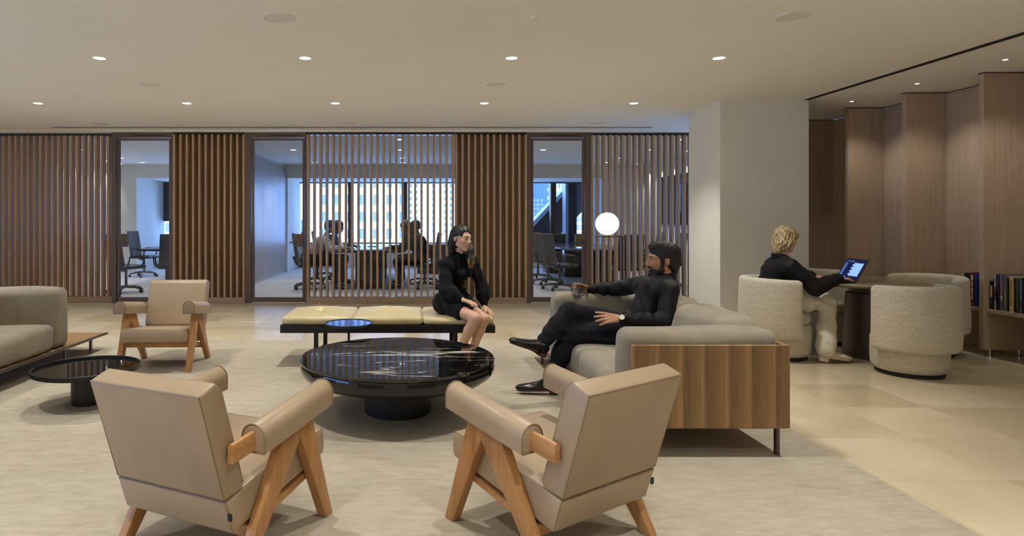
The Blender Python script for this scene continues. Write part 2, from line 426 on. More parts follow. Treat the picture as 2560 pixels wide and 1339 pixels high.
ceil = struct(B().box(-9.0, 6.0, -3.5, 9.84, CZ, CZ+0.12).build('ceiling', 'ceiling_paint', smooth=0))
wl = B(); WY0, WY1, WZ0, WZ1 = -2.6, 4.0, 0.35, 2.45                  # left wall with its own daylight window, outside the picture
wl.box(-9.12, -9.0, -3.5, WY0, -0.12, CZ+0.1); wl.box(-9.12, -9.0, WY1, 10.0, -0.12, CZ+0.1); wl.box(-9.12, -9.0, WY0, WY1, -0.12, WZ0); wl.box(-9.12, -9.0, WY0, WY1, WZ1, CZ+0.1)
struct(wl.build('wall_left', 'plaster', smooth=0))
struct(B().box(-9.12, 6.12, -3.62, -3.5, -0.12, CZ+0.1).build('wall_back', 'plaster', smooth=0))
struct(B().box(6.0, 6.12, -3.5, 9.0, -0.12, CZ+0.1).build('wall_right', 'plaster', smooth=0))
col = struct(B().box(3.60, 4.64, 7.32, 8.15, 0.0, CZ).build('wall_column', 'column_paint', smooth=0))
setp(col, 'broad square white painted column beside the wood-panelled bookcase')
# ceiling trim and slots
struct(B().box(-9.0, 4.6, YW-0.10, YW+0.1, CZ-0.022, CZ+0.0).build('trim_1', 'ceiling_paint', smooth=0))
slot = B().box(-5.48, 3.62, 9.44, 9.475, CZ-0.004, CZ-0.0005).build('slot_diffuser', 'black_slot', smooth=0)
setp(slot, 'long thin black linear slot in the ceiling in front of the slat screens', 'vent')
slot = B().box(4.575, 4.64, -3.4, 7.31, CZ-0.004, CZ-0.0005).build('slot_diffuser', 'black_slot', smooth=0)
setp(slot, 'wide black ceiling slot running toward the column beside the wood bookcase', 'vent')

# downlights
def lamp_spot(parent, loc, watts, size, blend, color, radius=0.035, aim=None):
    l = bpy.data.lights.new('spot', 'SPOT'); l.energy = watts; l.spot_size = math.radians(size); l.spot_blend = blend
    l.color = color; l.shadow_soft_size = radius
    o = bpy.data.objects.new('spot_light', l); COL.objects.link(o); o.parent = parent; o.location = loc
    if aim is not None: o.rotation_euler = Vector(aim).to_track_quat('-Z', 'Y').to_euler()
    return o
ring_me = B().lathe([(0.060, 0.0), (0.060, -0.003), (0.055, -0.004), (0.050, -0.002), (0.050, 0.0)], 32).mesh('trim_ring'); ring_me.materials.append(MATS['white_trim'])
lens_me = B().lathe([(0.049, 0.0), (0.049, -0.002), (0.03, -0.003), (0.002, -0.0035)], 32).mesh('lens'); lens_me.materials.append(MATS['lamp_lens'])
cols_x = [-6.33, -4.52, -2.73, -0.94, 0.857, 2.66]
ordn = ['first', 'second', 'third', 'fourth', 'fifth', 'sixth']
def downlight(x, y, label, group):
    t = thing('downlight', label, 'light', (x, y, CZ), 0, group)
    link('trim_ring', ring_me, None, t); link('lens', lens_me, None, t)
    lamp_spot(t, (0, 0, -0.02), DOWNLIGHT_W, 96, 0.75, WARM, 0.04)
for y, row in ((7.52, 'far'), (5.43, 'near'), (3.34, None), (1.25, None), (-0.84, None), (-2.85, None)):
    k = 0
    for x in cols_x:
        u = 1033+x*1560/y if y > 0 else -1
        vis = row and 0 < u < 2560
        if vis:
            lab = 'lit recessed downlight, %s from left in the ceiling row %s' % (ordn[k], 'nearest the slat screens' if row == 'far' else 'over the coffee table'); k += 1
            downlight(x, y, lab, 'recessed ceiling downlights')
        else:
            ro = {7.52: 'nearest the slat screens', 5.43: 'over the coffee table', 3.34: 'beyond the picture top', 1.25: 'above the camera', -0.84: 'behind the camera', -2.85: 'along the back wall'}[y]
            downlight(x, y, 'recessed lounge downlight out of view, %s column from left, row %s' % (ordn[cols_x.index(x)], ro), 'lounge downlights out of view')
# small accent lights over the bookcase
sring = B().lathe([(0.05, 0.0), (0.05, -0.003), (0.02, -0.003), (0.02, 0.0)], 24).mesh('trim_plate'); sring.materials.append(MATS['white_trim'])
slens = B().lathe([(0.016, 0.0), (0.016, -0.004), (0.002, -0.006)], 16).mesh('lens_small'); slens.materials.append(MATS['lamp_lens_small'])
for y, lab in ((7.40, 'tiny lit accent light in the ceiling nearest the white column'), (6.44, 'tiny lit accent light in the ceiling, middle one above the bookcase'),
               (5.48, 'tiny lit accent light in the ceiling nearest the right picture edge'), (4.52, 'accent light over the bookcase just out of view at the right'), (3.56, 'accent light over the bookcase, last one out of view at the right')):
    t = thing('accent_light', lab, 'light', (5.20, y, CZ), 0, 'bookcase accent lights' if y > 5 else 'bookcase accent lights out of view')
    link('trim_plate', sring, None, t); link('lens', slens, None, t)
    lamp_spot(t, (0, 0, -0.02), 16, 95, 0.8, WARM, 0.02, (0.35, 0, -1))
# ceiling speakers and sprinkler covers
spk = B().lathe([(0.118, 0.0), (0.118, -0.004), (0.110, -0.008), (0.100, -0.008), (0.098, -0.003)], 40).mesh('bezel'); spk.materials.append(MATS['white_trim'])
spg = B().lathe([(0.098, -0.001), (0.098, -0.004), (0.05, -0.007), (0.002, -0.008)], 40).mesh('speaker_grille'); spg.materials.append(MATS['grille'])
for x, y, lab in ((-0.936, 4.347, 'round white ceiling speaker nearest the camera, left of centre'), (2.625, 4.32, 'round white ceiling speaker nearest the camera, at the right'),
                  (-2.74, 6.48, 'round white ceiling speaker between the two downlight rows, left one'), (0.857, 6.46, 'round white ceiling speaker between the two downlight rows, right one'),
                  (-4.57, 9.1, 'round white ceiling speaker near the leftmost slat screen'), (-0.943, 9.03, 'round white ceiling speaker in front of the open centre slat screen'),
                  (2.66, 9.03, 'round white ceiling speaker in front of the right glass door')):
    t = thing('ceiling_speaker', lab, 'speaker', (x, y, CZ), 0, 'round ceiling speakers')
    link('bezel', spk, None, t); link('speaker_grille', spg, None, t)
sp1 = B().lathe([(0.036, 0.0), (0.036, -0.004), (0.028, -0.012), (0.026, -0.016), (0.002, -0.018)], 24).mesh('sprinkler_cover'); sp1.materials.append(MATS['white_trim'])
for x, y, lab in ((0.847, 4.33, 'small round white sprinkler cover near the top centre of the ceiling'), (-2.75, 9.03, 'small round sprinkler cover in the ceiling near the left glass door'), (0.86, 9.03, 'small round sprinkler cover in the ceiling above the seated woman')):
    setp(link('sprinkler_cover', sp1, None, None, (x, y, CZ)), lab, 'sprinkler', 'ceiling sprinkler covers')

# ---------------------------------------------------------------- slat screens and glass doors
SP = 0.0997
slat_me = B().box(-0.017, 0.017, 0.0, 0.11, 0.085, CZ-0.055).bevel(0.002, 1).mesh('slat', 0); slat_me.materials.append(MATS['oak'])
def slat_screen(x0, x1, label, solid=False, y=YW, sp=SP, post=False):
    t = thing('slat_screen', label, 'screen', (0, 0, 0), 0, 'oak slat screens')
    B().box(x0, x1, y-0.004, y+0.13, 0.0, 0.085).bevel(0.002, 1).build('base_rail', 'oak_base', t, smooth=0)
    B().box(x0, x1, y-0.002, y+0.13, CZ-0.055, CZ-0.022).build('top_rail', 'bronze_dark', t, smooth=0)
    n = int((x1-x0-0.02)/sp)+1; off = ((x1-x0)-(n-1)*sp)/2
    for i in range(n): link('slat', slat_me, None, t, (x0+off+i*sp, y, 0))
    if solid: B().box(x0, x1, y+0.11, y+0.14, 0.085, CZ-0.055).build('backing_panel', 'oak_backing', t, smooth=0)
    else:
        B().box(x0, x1, y+0.132, y+0.140, 0.085, CZ-0.055).build('glass_pane', 'pane_glass', t, smooth=0)
        if post:
            for x in (x0+0.01, x1-0.035): B().box(x, x+0.03, y+0.12, y+0.16, 0.085, CZ-0.055).build('mullion', 'bronze_dark', t, smooth=0)
    return t
slat_screen(-7.45, -4.76, 'vertical oak slat screen at the far left picture edge', y=YW+0.12, sp=0.0985)
slat_screen(-3.79, -2.66, 'solid-backed oak slat panel behind the far taupe armchair', True)
slat_screen(-1.69, 0.655, 'open oak slat screen with the meeting room and city windows behind it', post=True)
slat_screen(0.665, 1.79, 'solid-backed oak slat panel behind the woman on the bench', True)
slat_screen(2.80, 4.45, 'open oak slat screen behind the glowing globe lamp and bearded man', y=YW+0.05, sp=0.0985)
struct(B().box(-9.0, -7.45, YW, YW+0.14, 0, CZ).build('wall_front', 'oak_backing', smooth=0))
struct(B().box(4.45, 6.0, YW, YW+0.14, 0, CZ).build('wall_front_end', 'plaster', smooth=0))

def glass_door(n, x0, x1, lw, rw, hinge_right, label):
    d = struct(B().box(x0, x0+lw, YW+0.01, YW+0.12, 0, CZ-0.022).build('door_%d' % n, 'bronze', smooth=0)); setp(d, label)
    B().box(x1-rw, x1, YW+0.01, YW+0.12, 0, CZ-0.022).build('door_jamb', 'bronze', d, smooth=0)
    B().box(x0+lw, x1-rw, YW+0.01, YW+0.12, CZ-0.10, CZ-0.022).build('header', 'bronze', d, smooth=0)
    B().box(x0+lw+0.25, x1-rw-0.1, YW+0.005, YW+0.012, CZ-0.075, CZ-0.066).build('closer_slot', 'black_slot', d, smooth=0)
    gx0, gx1 = x0+lw+0.012, x1-rw-0.012; gz1 = CZ-0.115
    f = B()
    f.box(gx0, gx0+0.03, YW+0.03, YW+0.08, 0.01, gz1); f.box(gx1-0.03, gx1, YW+0.03, YW+0.08, 0.01, gz1)
    f.box(gx0+0.03, gx1-0.03, YW+0.03, YW+0.08, gz1-0.03, gz1); f.box(gx0+0.03, gx1-0.03, YW+0.03, YW+0.08, 0.01, 0.085)
    f.build('leaf_frame', 'bronze', d, smooth=0)
    B().box(gx0+0.03, gx1-0.03, YW+0.05, YW+0.06, 0.085, gz1-0.03).build('glass_pane', 'pane_glass', d, smooth=0)
    hx = gx1-0.14 if hinge_right else gx0+0.005
    lock = B().box(hx, hx+0.135, YW+0.012, YW+0.098, 0.885, 1.088).bevel(0.004, 2).build('lock_box', 'bronze', d, smooth=0)
    sgn = -1 if hinge_right else 1; px = hx+0.03 if hinge_right else hx+0.105
    h = B(); h.cone((px+(0.08 if hinge_right else -0.08), YW+0.012, 0.955), (px+(0.08 if hinge_right else -0.08), YW-0.04, 0.955), 0.012, 0.012)
    h.box(min(px+0.09*(-sgn), px+sgn*0.11), max(px+0.09*(-sgn), px+sgn*0.11), YW-0.05, YW-0.035, 0.944, 0.966)
    h.box(px+(0.06 if hinge_right else -0.1), px+(0.1 if hinge_right else -0.06), YW-0.01, YW+0.012, 0.925, 0.985)
    h.bevel(0.002, 1).build('lever', 'gunmetal', lock)
glass_door(1, -4.76, -3.79, 0.07, 0.03, False, 'bronze framed glass door at the left, behind the far taupe armchair')
glass_door(2, -2.66, -1.69, 0.10, 0.02, True, 'bronze framed glass door left of the open centre slat screen')
glass_door(3, 1.79, 2.80, 0.07, 0.08, True, 'bronze framed glass door left of the globe lamp')

# ---------------------------------------------------------------- meeting rooms behind the screens
YB = 15.9; YG = 17.6
struct(B().box(-8.6, 7.0, 10.0, YG+0.4, -0.12, -0.002).build('floor_meeting', 'carpet_grey', smooth=0))
struct(B().box(-8.6, 7.0, YW+0.14, YB, CZ, CZ+0.12).build('ceiling_meeting', 'ceiling_paint', smooth=0))
struct(B().box(-8.6, 7.0, YB, YG+0.3, 2.38, CZ+0.12).build('wall_bulkhead', 'plaster', smooth=0))
struct(B().box(-7.75, -7.6, YW+0.14, YG+0.3, 0, CZ).build('wall_meeting_left', 'plaster', smooth=0))
struct(B().box(5.88, 6.02, YW+0.14, YG+0.3, 0, CZ).build('wall_meeting_right', 'plaster', smooth=0))
struct(B().box(-7.6, -7.05, YB, YG+0.2, 0, 2.38).build('wall_pier', 'plaster', smooth=0))
pw = struct(B().box(-3.42, -3.26, YW+0.14, YB, 0, CZ).build('wall_partition', 'plaster', smooth=0))
for k in range(7):
    y0 = YW+0.15+k*0.86
    B().box(-3.26, -3.235, y0, y0+0.856, 0.05, CZ-0.06).bevel(0.003, 1).build('wall_panel', 'panel_grey', pw, smooth=0)
struct(B().box(4.9, 5.88, YB, YG+0.3, 0, 2.38).build('wall_pier_right', 'plaster', smooth=0))
struct(B().box(-3.42, -3.2, YB, YG+0.2, 0, 2.38).build('wall_pier_left', 'plaster', smooth=0))
struct(B().box(1.52, 1.66, YW+0.14, YG+0.2, 0, CZ).build('wall_partition_right', 'plaster', smooth=0))
# window wall: frames, sills, panes
newmat('steel_blind', srgb(36, 34, 44), 0.7)
wn = 0
def window(x0, x1, z0, z1, mulls, label):
    global wn; wn += 1
    w = struct(B().box(x0, x1, YG, YG+0.14, z0-0.04, z0+0.02).build('window_%d' % wn, 'bronze_dark', smooth=0)); setp(w, label)
    B().box(x0, x1, YG, YG+0.14, z1-0.03, z1+0.02).build('window_head', 'bronze_dark', w, smooth=0)
    xs = [x0]+mulls+[x1]
    for m in mulls: B().box(m-0.075, m+0.075, YG-0.04, YG+0.16, z0+0.02, z1-0.03).build('mullion', 'bronze_dark', w, smooth=0)
    for a, c in zip(xs[:-1], xs[1:]): B().box(a+0.02, c-0.02, YG+0.06, YG+0.068, z0, z1).build('pane', 'window_glass', w, smooth=0)
window(-3.2, 1.52, 0.66, 2.38, [-1.76, -0.24], 'wide dark-framed window looking onto white office buildings')
window(1.66, 4.9, 0.50, 2.38, [3.95], 'dark-framed window with the diagonal brace outside it')
window(-7.05, -3.42, 0.45, 2.38, [-5.75], 'dark-framed window in the left meeting room')
B().box(-7.04, -6.62, YG-0.03, YG+0.02, 1.28, 2.36).bevel(0.004, 1).build('blind', 'steel_blind', bpy.data.objects['window_3'], smooth=0)
for a, c, z in ((-3.2, 1.52, 0.62), (1.66, 4.9, 0.46), (-7.05, -3.42, 0.41)):
    struct(B().box(a, c, YG-0.15, YG+0.2, 0, z).build('wall_sill', 'plaster', smooth=0))
w = struct(B().box(-9.1, -9.02, WY0, WY1, WZ0, WZ0+0.05).build('window_4', 'bronze_dark', smooth=0)); setp(w, 'window of the lounge outside the picture at the left')
for k in range(5): B().box(-9.09, -9.03, WY0+(WY1-WY0)*k/4-0.03, WY0+(WY1-WY0)*k/4+0.03, WZ0, WZ1).build('mullion', 'bronze_dark', w, smooth=0)
for k in range(4): B().box(-9.065, -9.058, WY0+(WY1-WY0)*k/4+0.03, WY0+(WY1-WY0)*(k+1)/4-0.03, WZ0+0.05, WZ1).build('pane', 'window_glass', w, smooth=0)
l = bpy.data.lights.new('portal', 'AREA'); l.shape = 'RECTANGLE'; l.size = WZ1-WZ0; l.size_y = WY1-WY0; l.cycles.is_portal = True
o = bpy.data.objects.new('window_portal', l); COL.objects.link(o); o.location = (-9.14, (WY0+WY1)/2, (WZ0+WZ1)/2); o.rotation_euler = (0, -PI/2, 0)
for a, c, z0 in ((-3.2, 1.52, 0.66), (1.66, 4.9, 0.5), (-7.05, -3.42, 0.45)):          # light portals in the window openings (emit nothing)
    l = bpy.data.lights.new('portal', 'AREA'); l.shape = 'RECTANGLE'; l.size = c-a; l.size_y = 2.38-z0; l.cycles.is_portal = True
    o = bpy.data.objects.new('window_portal', l); COL.objects.link(o); o.location = ((a+c)/2, YG+0.2, (z0+2.38)/2); o.rotation_euler = (-PI/2, 0, 0)
# meeting room lights
clens = B().lathe([(0.055, 0.0), (0.055, -0.003), (0.002, -0.004)], 20).mesh('lens_meeting'); clens.materials.append(MATS['lens_conference'])
for rx, nm in (((-6.6, -4.5), 'left'), ((-2.4, -0.25), 'centre'), ((2.6, 4.7), 'right')):
    for x in rx:
        for iy, y in enumerate((10.9, 12.5, 14.1, 15.2)):
            t = thing('meeting_downlight', 'small downlight in the %s meeting room, %s line, %s from the slat screens' % (nm, 'left' if x == rx[0] else 'right', ordn[iy]), 'light', (x, y, CZ), 0, '%s meeting room downlights' % nm)
            link('lens', clens, None, t)
            if y < 15: lamp_spot(t, (0, 0, -0.02), 56, 120, 0.6, (1.0, 0.96, 0.92), 0.05)
for X, sx, nm in ((-7.28, -1, 'left'), (5.56, 1, 'right')):
    for k in range(8):
        t = thing('wall_washer', 'wall washer light in the %s meeting room, %s from the slat screens' % (nm, (ordn+['seventh', 'eighth'])[k]), 'light', (X, 10.5+0.72*k, CZ), 0, '%s meeting room wall washers' % nm)
        link('lens', slens, None, t)
        lamp_spot(t, (0, 0, -0.03), 26, 70, 0.7, (1.0, 0.93, 0.82), 0.02, (0.42*sx, 0, -1))
tv = thing('wall_screen', 'large dark wall-mounted screen on the right meeting room wall', 'screen', (5.82, 13.75, 1.76))
B().box(0.0, 0.06, -1.0, 1.0, -0.56, 0.56).bevel(0.008, 2).build('bezel', 'office_black', tv)
B().box(-0.004, 0.002, -0.97, 0.97, -0.53, 0.53).build('panel', 'smoked_glass', tv, smooth=0)

# ---------------------------------------------------------------- outside
newmat('facade_white', srgb(228, 226, 222), 0.85); newmat('facade_cream', srgb(214, 208, 196), 0.85); newmat('facade_blue', srgb(70, 96, 140), 0.4)
newmat('far_pane', srgb(138, 142, 150), 0.8); newmat('far_pane_dark', srgb(120, 124, 134), 0.8); newmat('steel_dark', srgb(30, 25, 28), 0.6); newmat('steel_edge', srgb(150, 156, 166), 0.5)
def building(label, x0, x1, yf, depth, z0, z1, mat, xs, zs, w, h, pm, cross=False):
    t = thing('office_building', label, 'building', ((x0+x1)/2, yf+depth/2, 0))
    ox, oy = (x0+x1)/2, yf+depth/2
    B().box(x0-ox, x1-ox, yf-oy+0.25, yf-oy+depth, z0, z1).build('wall', mat, t, smooth=0)
    # piers and spandrels proud of the recessed windows
    p = B(); e = sorted(xs)
    edges = [x0]+[v for x in e for v in (x-w/2, x+w/2)]+[x1]
    for a, c in zip(edges[0::2], edges[1::2]):
        if c > a: p.box(a-ox, c-ox, yf-oy, yf-oy+0.3, z0, z1)
    p.build('piers', mat, t, smooth=0)
    q = B(); ez = sorted(zs); ee = [z0]+[v for z in ez for v in (z-h/2, z+h/2)]+[z1]
    for a, c in zip(ee[0::2], ee[1::2]):
        if c > a: q.box(x0-ox+0.05, x1-ox-0.05, yf-oy+0.06, yf-oy+0.3, a, c)
    q.build('spandrels', mat, t, smooth=0)
    b = B(); b.box(-w/2, w/2, 0, 0.05, -h/2, h/2)
    if cross: b.box(-w/2, w/2, -0.04, 0.0, -0.04, 0.04)
    wm = b.mesh('window', 0); wm.materials.append(MATS[pm])
    for x in xs:
        for z in zs: link('window', wm, None, t, (x-ox, yf-oy+0.2, z))
    return t
k1 = 0.0705
building('white office building with tall paired windows across the street, behind the meeting table', -19.5, -1.3, 110, 16, -14, 16, 'facade_white',
         [(x-1033)*k1 for x in (807, 840, 873, 906.5, 940, 973, 1006)], [1.3-(y-551)*k1 for y in (456, 499, 541.5, 584, 627)], 1.02, 1.73, 'far_pane', True)
k2 = 0.1667
building('distant cream tower with rows of small windows, right of the white office building', -2.6, 24, 260, 20, -30, 60, 'facade_cream',
         [(x-1033)*k2 for x in (1027, 1041, 1055, 1069, 1083, 1100, 1113, 1127)], [1.3-(464-551+16.2*i)*k2 for i in range(8)], 0.85, 1.35, 'far_pane_dark')
building('low blue-grey building at the left edge of the centre window', -40, -25, 150, 20, -20, 1.4, 'facade_blue', [-38+1.6*i for i in range(8)], [-4, -2, 0], 1.1, 1.2, 'far_pane_dark')
k3 = 0.1026
building('blue glass tower seen above the meeting chairs through the right glass door', 28.5, 34.4, 160, 15, -25, 40, 'facade_blue',
         [(x-1033)*k3 for x in (1335, 1345, 1355)], [1.3-(500-551+11*i)*k3 for i in range(9)], 0.7, 0.8, 'far_pane')
building('pale gridded office block beside the diagonal brace, seen through the right door', 34.6, 60, 165, 15, -25, 50, 'facade_white',
         [(1369+9.5*i-1033)*0.1058 for i in range(16)], [1.3-(442-551+21*i)*0.1058 for i in range(8)], 0.62, 1.5, 'far_pane')
building('pale far building in the left meeting room window', -60, -44, 120, 15, -20, 30, 'facade_white', [-58+1.8*i for i in range(8)], [-6+3*i for i in range(6)], 0.8, 1.6, 'far_pane')
t = thing('diagonal_brace', 'dark steel diagonal brace outside the right meeting room window', 'beam', (4.32, YG+1.0, 0))
M = RY(-math.radians(46.5))
B().obox((0, 0, 1.42), (7.5, 0.5, 0.74), M).build('web', 'steel_dark', t, smooth=0)
nrm = M @ Vector((0, 0, 1))
B().obox(Vector((0, -0.03, 1.42))+nrm*0.42, (7.5, 0.56, 0.11), M).build('lit_top_band', 'steel_edge', t, smooth=0)  # paler slab puts the sky light on the brace's top side into colour
t = thing('steel_column', 'dark steel column crossing the diagonal brace outside the right window', 'column', (4.66, YG+0.45, 0))
B().box(-0.22, 0.02, -0.2, 0.2, -4, 5).build('shaft', 'steel_dark', t, smooth=0)
B().box(-0.30, -0.22, -0.2, 0.2, -4, 5).build('edge_cladding', 'steel_edge', t, smooth=0)
# ---------------------------------------------------------------- bookcase wall at the right
bc = thing('bookcase', 'tall pale oak bookcase wall of deep dividers along the right side', 'bookcase', (5.88, 7.0, 0))
def bpart(nm, x0, x1, y0, y1, z0, z1, mat='pale_oak'): return B().box(x0-5.88, x1-5.88, y0-7.0, y1-7.0, z0, z1).bevel(0.002, 1).build(nm, mat, bc, smooth=0)
fy = [5.06, 5.99, 6.93, 7.84, 8.80]
for i, y in enumerate(fy):
    x0 = 5.43 if y < 8.5 else 4.70
    dv = bpart('divider', x0, 5.90, y-0.05, y, 0.07, CZ-0.012)
    bpart('top_cap', x0-0.004, 5.90, y-0.054, y+0.004, CZ-0.012, CZ-0.004, 'bronze')
    for fx in (x0+0.08, x0+0.36):
        B().lathe([(0.028, 0.0), (0.028, 0.012), (0.016, 0.018), (0.016, 0.072)], 16, (fx-5.88, y-0.025-7.0, 0)).build('levelling_foot', 'chrome', bc)
for a, c in zip(fy[:-1], fy[1:]):
    bpart('back_panel', 5.88, 5.90, a, c-0.05, 0.0, CZ-0.012)
    bpart('plinth', 5.86, 5.88, a, c-0.05, 0.0, 0.085)
for a, c in ((5.06, 5.94), (5.99, 6.88), (4.2, 5.01)):
    bpart('shelf', 5.46, 5.88, a, c, 0.425, 0.462)
bpart('back_panel', 5.88, 5.90, 3.0, 5.01, 0.0, CZ-0.012)

# books: each stands on the shelf with its spine to the room
def book(y0, y1, h, col, label, grp, depth=0.24, xs=5.475, marks=(), zs=0.462, lean=0.0):
    nm = 'book_%02x%02x%02x' % col
    if nm not in MATS:
        newmat(nm, srgb(*col), 0.4)
    t = thing('book', label, 'book', (xs, (y0+y1)/2, zs), 0, grp)
    w = y1-y0
    c = B(); c.box(0, depth, -w/2, -w/2+0.003, 0, h); c.box(0, depth, w/2-0.003, w/2, 0, h); c.box(0, 0.004, -w/2, w/2, 0, h)
    c.build('cover', nm, t, smooth=0)
    B().box(0.004, depth-0.006, -w/2+0.003, w/2-0.003, 0.004, h-0.005).build('page_block', 'paper', t, smooth=0)
    for (z0, z1, f0, f1, mc) in marks:
        mm = 'book_%02x%02x%02x' % mc
        if mm not in MATS: newmat(mm, srgb(*mc), 0.5)
        B().box(-0.0012, 0.0, -w/2+f0*w, -w/2+f1*w, z0*h, z1*h).build('spine_print', mm, t, smooth=0)
    t.rotation_euler = (lean, 0, 0)
    return t
newmat('paper', srgb(225, 215, 190), 0.8); newmat('ink', srgb(40, 35, 25), 0.6)
G1 = 'books on the near shelf'
W = (215, 205, 185)
spec = [ # from the divider toward the camera
 (0.030, 0.265, (26, 24, 28), 'short black book with a white title block, against the divider', [(0.42, 0.84, .2, .8, (205, 180, 160)), (0.2, 0.26, .3, .7, (120, 110, 110))], 0.0),
 (0.012, 0.23, (60, 52, 120), 'thin purple-blue book second from the divider', [(0.1, 0.25, .2, .8, (120, 40, 50))], 0.0),
 (0.022, 0.325, (190, 178, 150), 'slim cream book with dark picture blocks, third from the divider', [(0.72, 0.98, .1, .9, (210, 205, 190)), (0.8, 0.93, .3, .7, (50, 45, 40)), (0.38, 0.5, .1, .9, (40, 36, 36)), (0.5, 0.66, .1, .9, (120, 92, 60)), (0.28, 0.36, .1, .9, (110, 40, 40))], 0.0),
 (0.030, 0.335, (24, 26, 38), 'tall navy black book with faint lettering, fourth from the divider', [(0.55, 0.95, .35, .6, (70, 74, 92))], 0.0),
 (0.040, 0.335, (120, 108, 128), 'mottled mauve and grey art book with white flower spots', [(0.52, 0.78, .3, .8, (150, 90, 95)), (0.34, 0.40, .2, .5, W), (0.36, 0.42, .6, .9, W), (0.29, 0.34, .4, .7, W), (0.05, 0.25, .2, .8, (90, 96, 120)), (0.82, 0.97, .2, .8, (100, 100, 140))], 0.0),
 (0.026, 0.325, (112, 112, 98), 'grey green book with pale title letters beside the yellow book', [(0.12, 0.6, .3, .65, (168, 160, 125))], 0.0),
 (0.008, 0.325, (190, 188, 190), 'very thin pale grey book', [], 0.0),
 (0.016, 0.315, (16, 15, 16), 'thin black book just before the yellow book', [], 0.0),
 (0.046, 0.320, (222, 190, 120), 'thick yellow book titled Impressionism', [(0.03, 0.05, .3, .7, (120, 100, 60)), (0.92, 0.95, .3, .7, (190, 160, 95))], 0.0),
 (0.014, 0.315, (70, 52, 56), 'thin dark maroon book right after the yellow book', [(0.35, 0.7, .3, .6, (110, 70, 70))], 0.0),
 (0.034, 0.318, (52, 66, 44), 'dark green book with a grey panel on its spine', [(0.1, 0.92, .3, .65, (70, 82, 50)), (0.94, 0.96, .2, .8, (120, 120, 110))], 0.0),
 (0.026, 0.320, (96, 100, 130), 'blue grey book with a red patch near its foot', [(0.18, 0.32, .2, .9, (150, 45, 45)), (0.4, 0.9, .35, .6, (120, 124, 160))], 0.0),
 (0.030, 0.318, (18, 22, 24), 'black book with teal edge at the right picture border', [(0.1, 0.9, .8, .95, (30, 70, 74))], 0.0),
 (0.030, 0.30, (90, 60, 50), 'brown book at the right picture border', [], 0.0),
]
y = 5.925
for w, h, c, lab, mk_, ln in spec:
    t = book(y-w, y, h, c, lab, G1, marks=mk_)
    if 'Impressionism' in lab:
        cu = bpy.data.curves.new('title', 'FONT'); cu.body = 'Impressionism'; cu.size = 0.042; cu.extrude = 0.0004; cu.align_x = 'CENTER'; cu.align_y = 'CENTER'
        to = bpy.data.objects.new('title_tmp', cu); COL.objects.link(to)
        me = bpy.data.meshes.new_from_object(to.evaluated_get(bpy.context.evaluated_depsgraph_get())); bpy.data.objects.remove(to)
        me.materials.clear(); me.materials.append(MATS['ink'])
        # reads downward, facing -X
        M4 = Matrix(((0, 0, -1, -0.0016), (0, -1, 0, 0), (-1, 0, 0, 0.175), (0, 0, 0, 1)))
        M4 = Matrix(((0, 0, -1, -0.0016), (-0.0, -1, 0, 0.0), (-1, 0, 0, 0.175), (0, 0, 0, 1)))
        me.transform(M4); o = link('title', me, None, t)
    y -= w+0.001
G2 = 'books on the shelf behind the nearest divider'
y = 6.20
for w, h, c, lab, mk_ in [(0.03, 0.32, (20, 19, 20), 'black book leaning in the shelf left of the red book', [(0.55, 0.95, .3, .7, (90, 88, 86))]),
                          (0.03, 0.31, (38, 40, 44), 'dark grey book between black and red books', [(0.3, 0.8, .35, .6, (80, 80, 84))]),
                          (0.048, 0.33, (138, 32, 46), 'deep red book with white lettering beside the blue book', [(0.2, 0.34, .3, .7, W), (0.37, 0.55, .3, .7, W), (0.58, 0.74, .3, .7, W), (0.77, 0.92, .3, .7, W), (0.05, 0.07, .2, .8, (180, 120, 120))]),
                          (0.036, 0.325, (36, 66, 150), 'bright blue book next to the bookcase divider', [])]:
    book(y-w, y, h, c, lab, G2, marks=mk_); y -= w+0.001

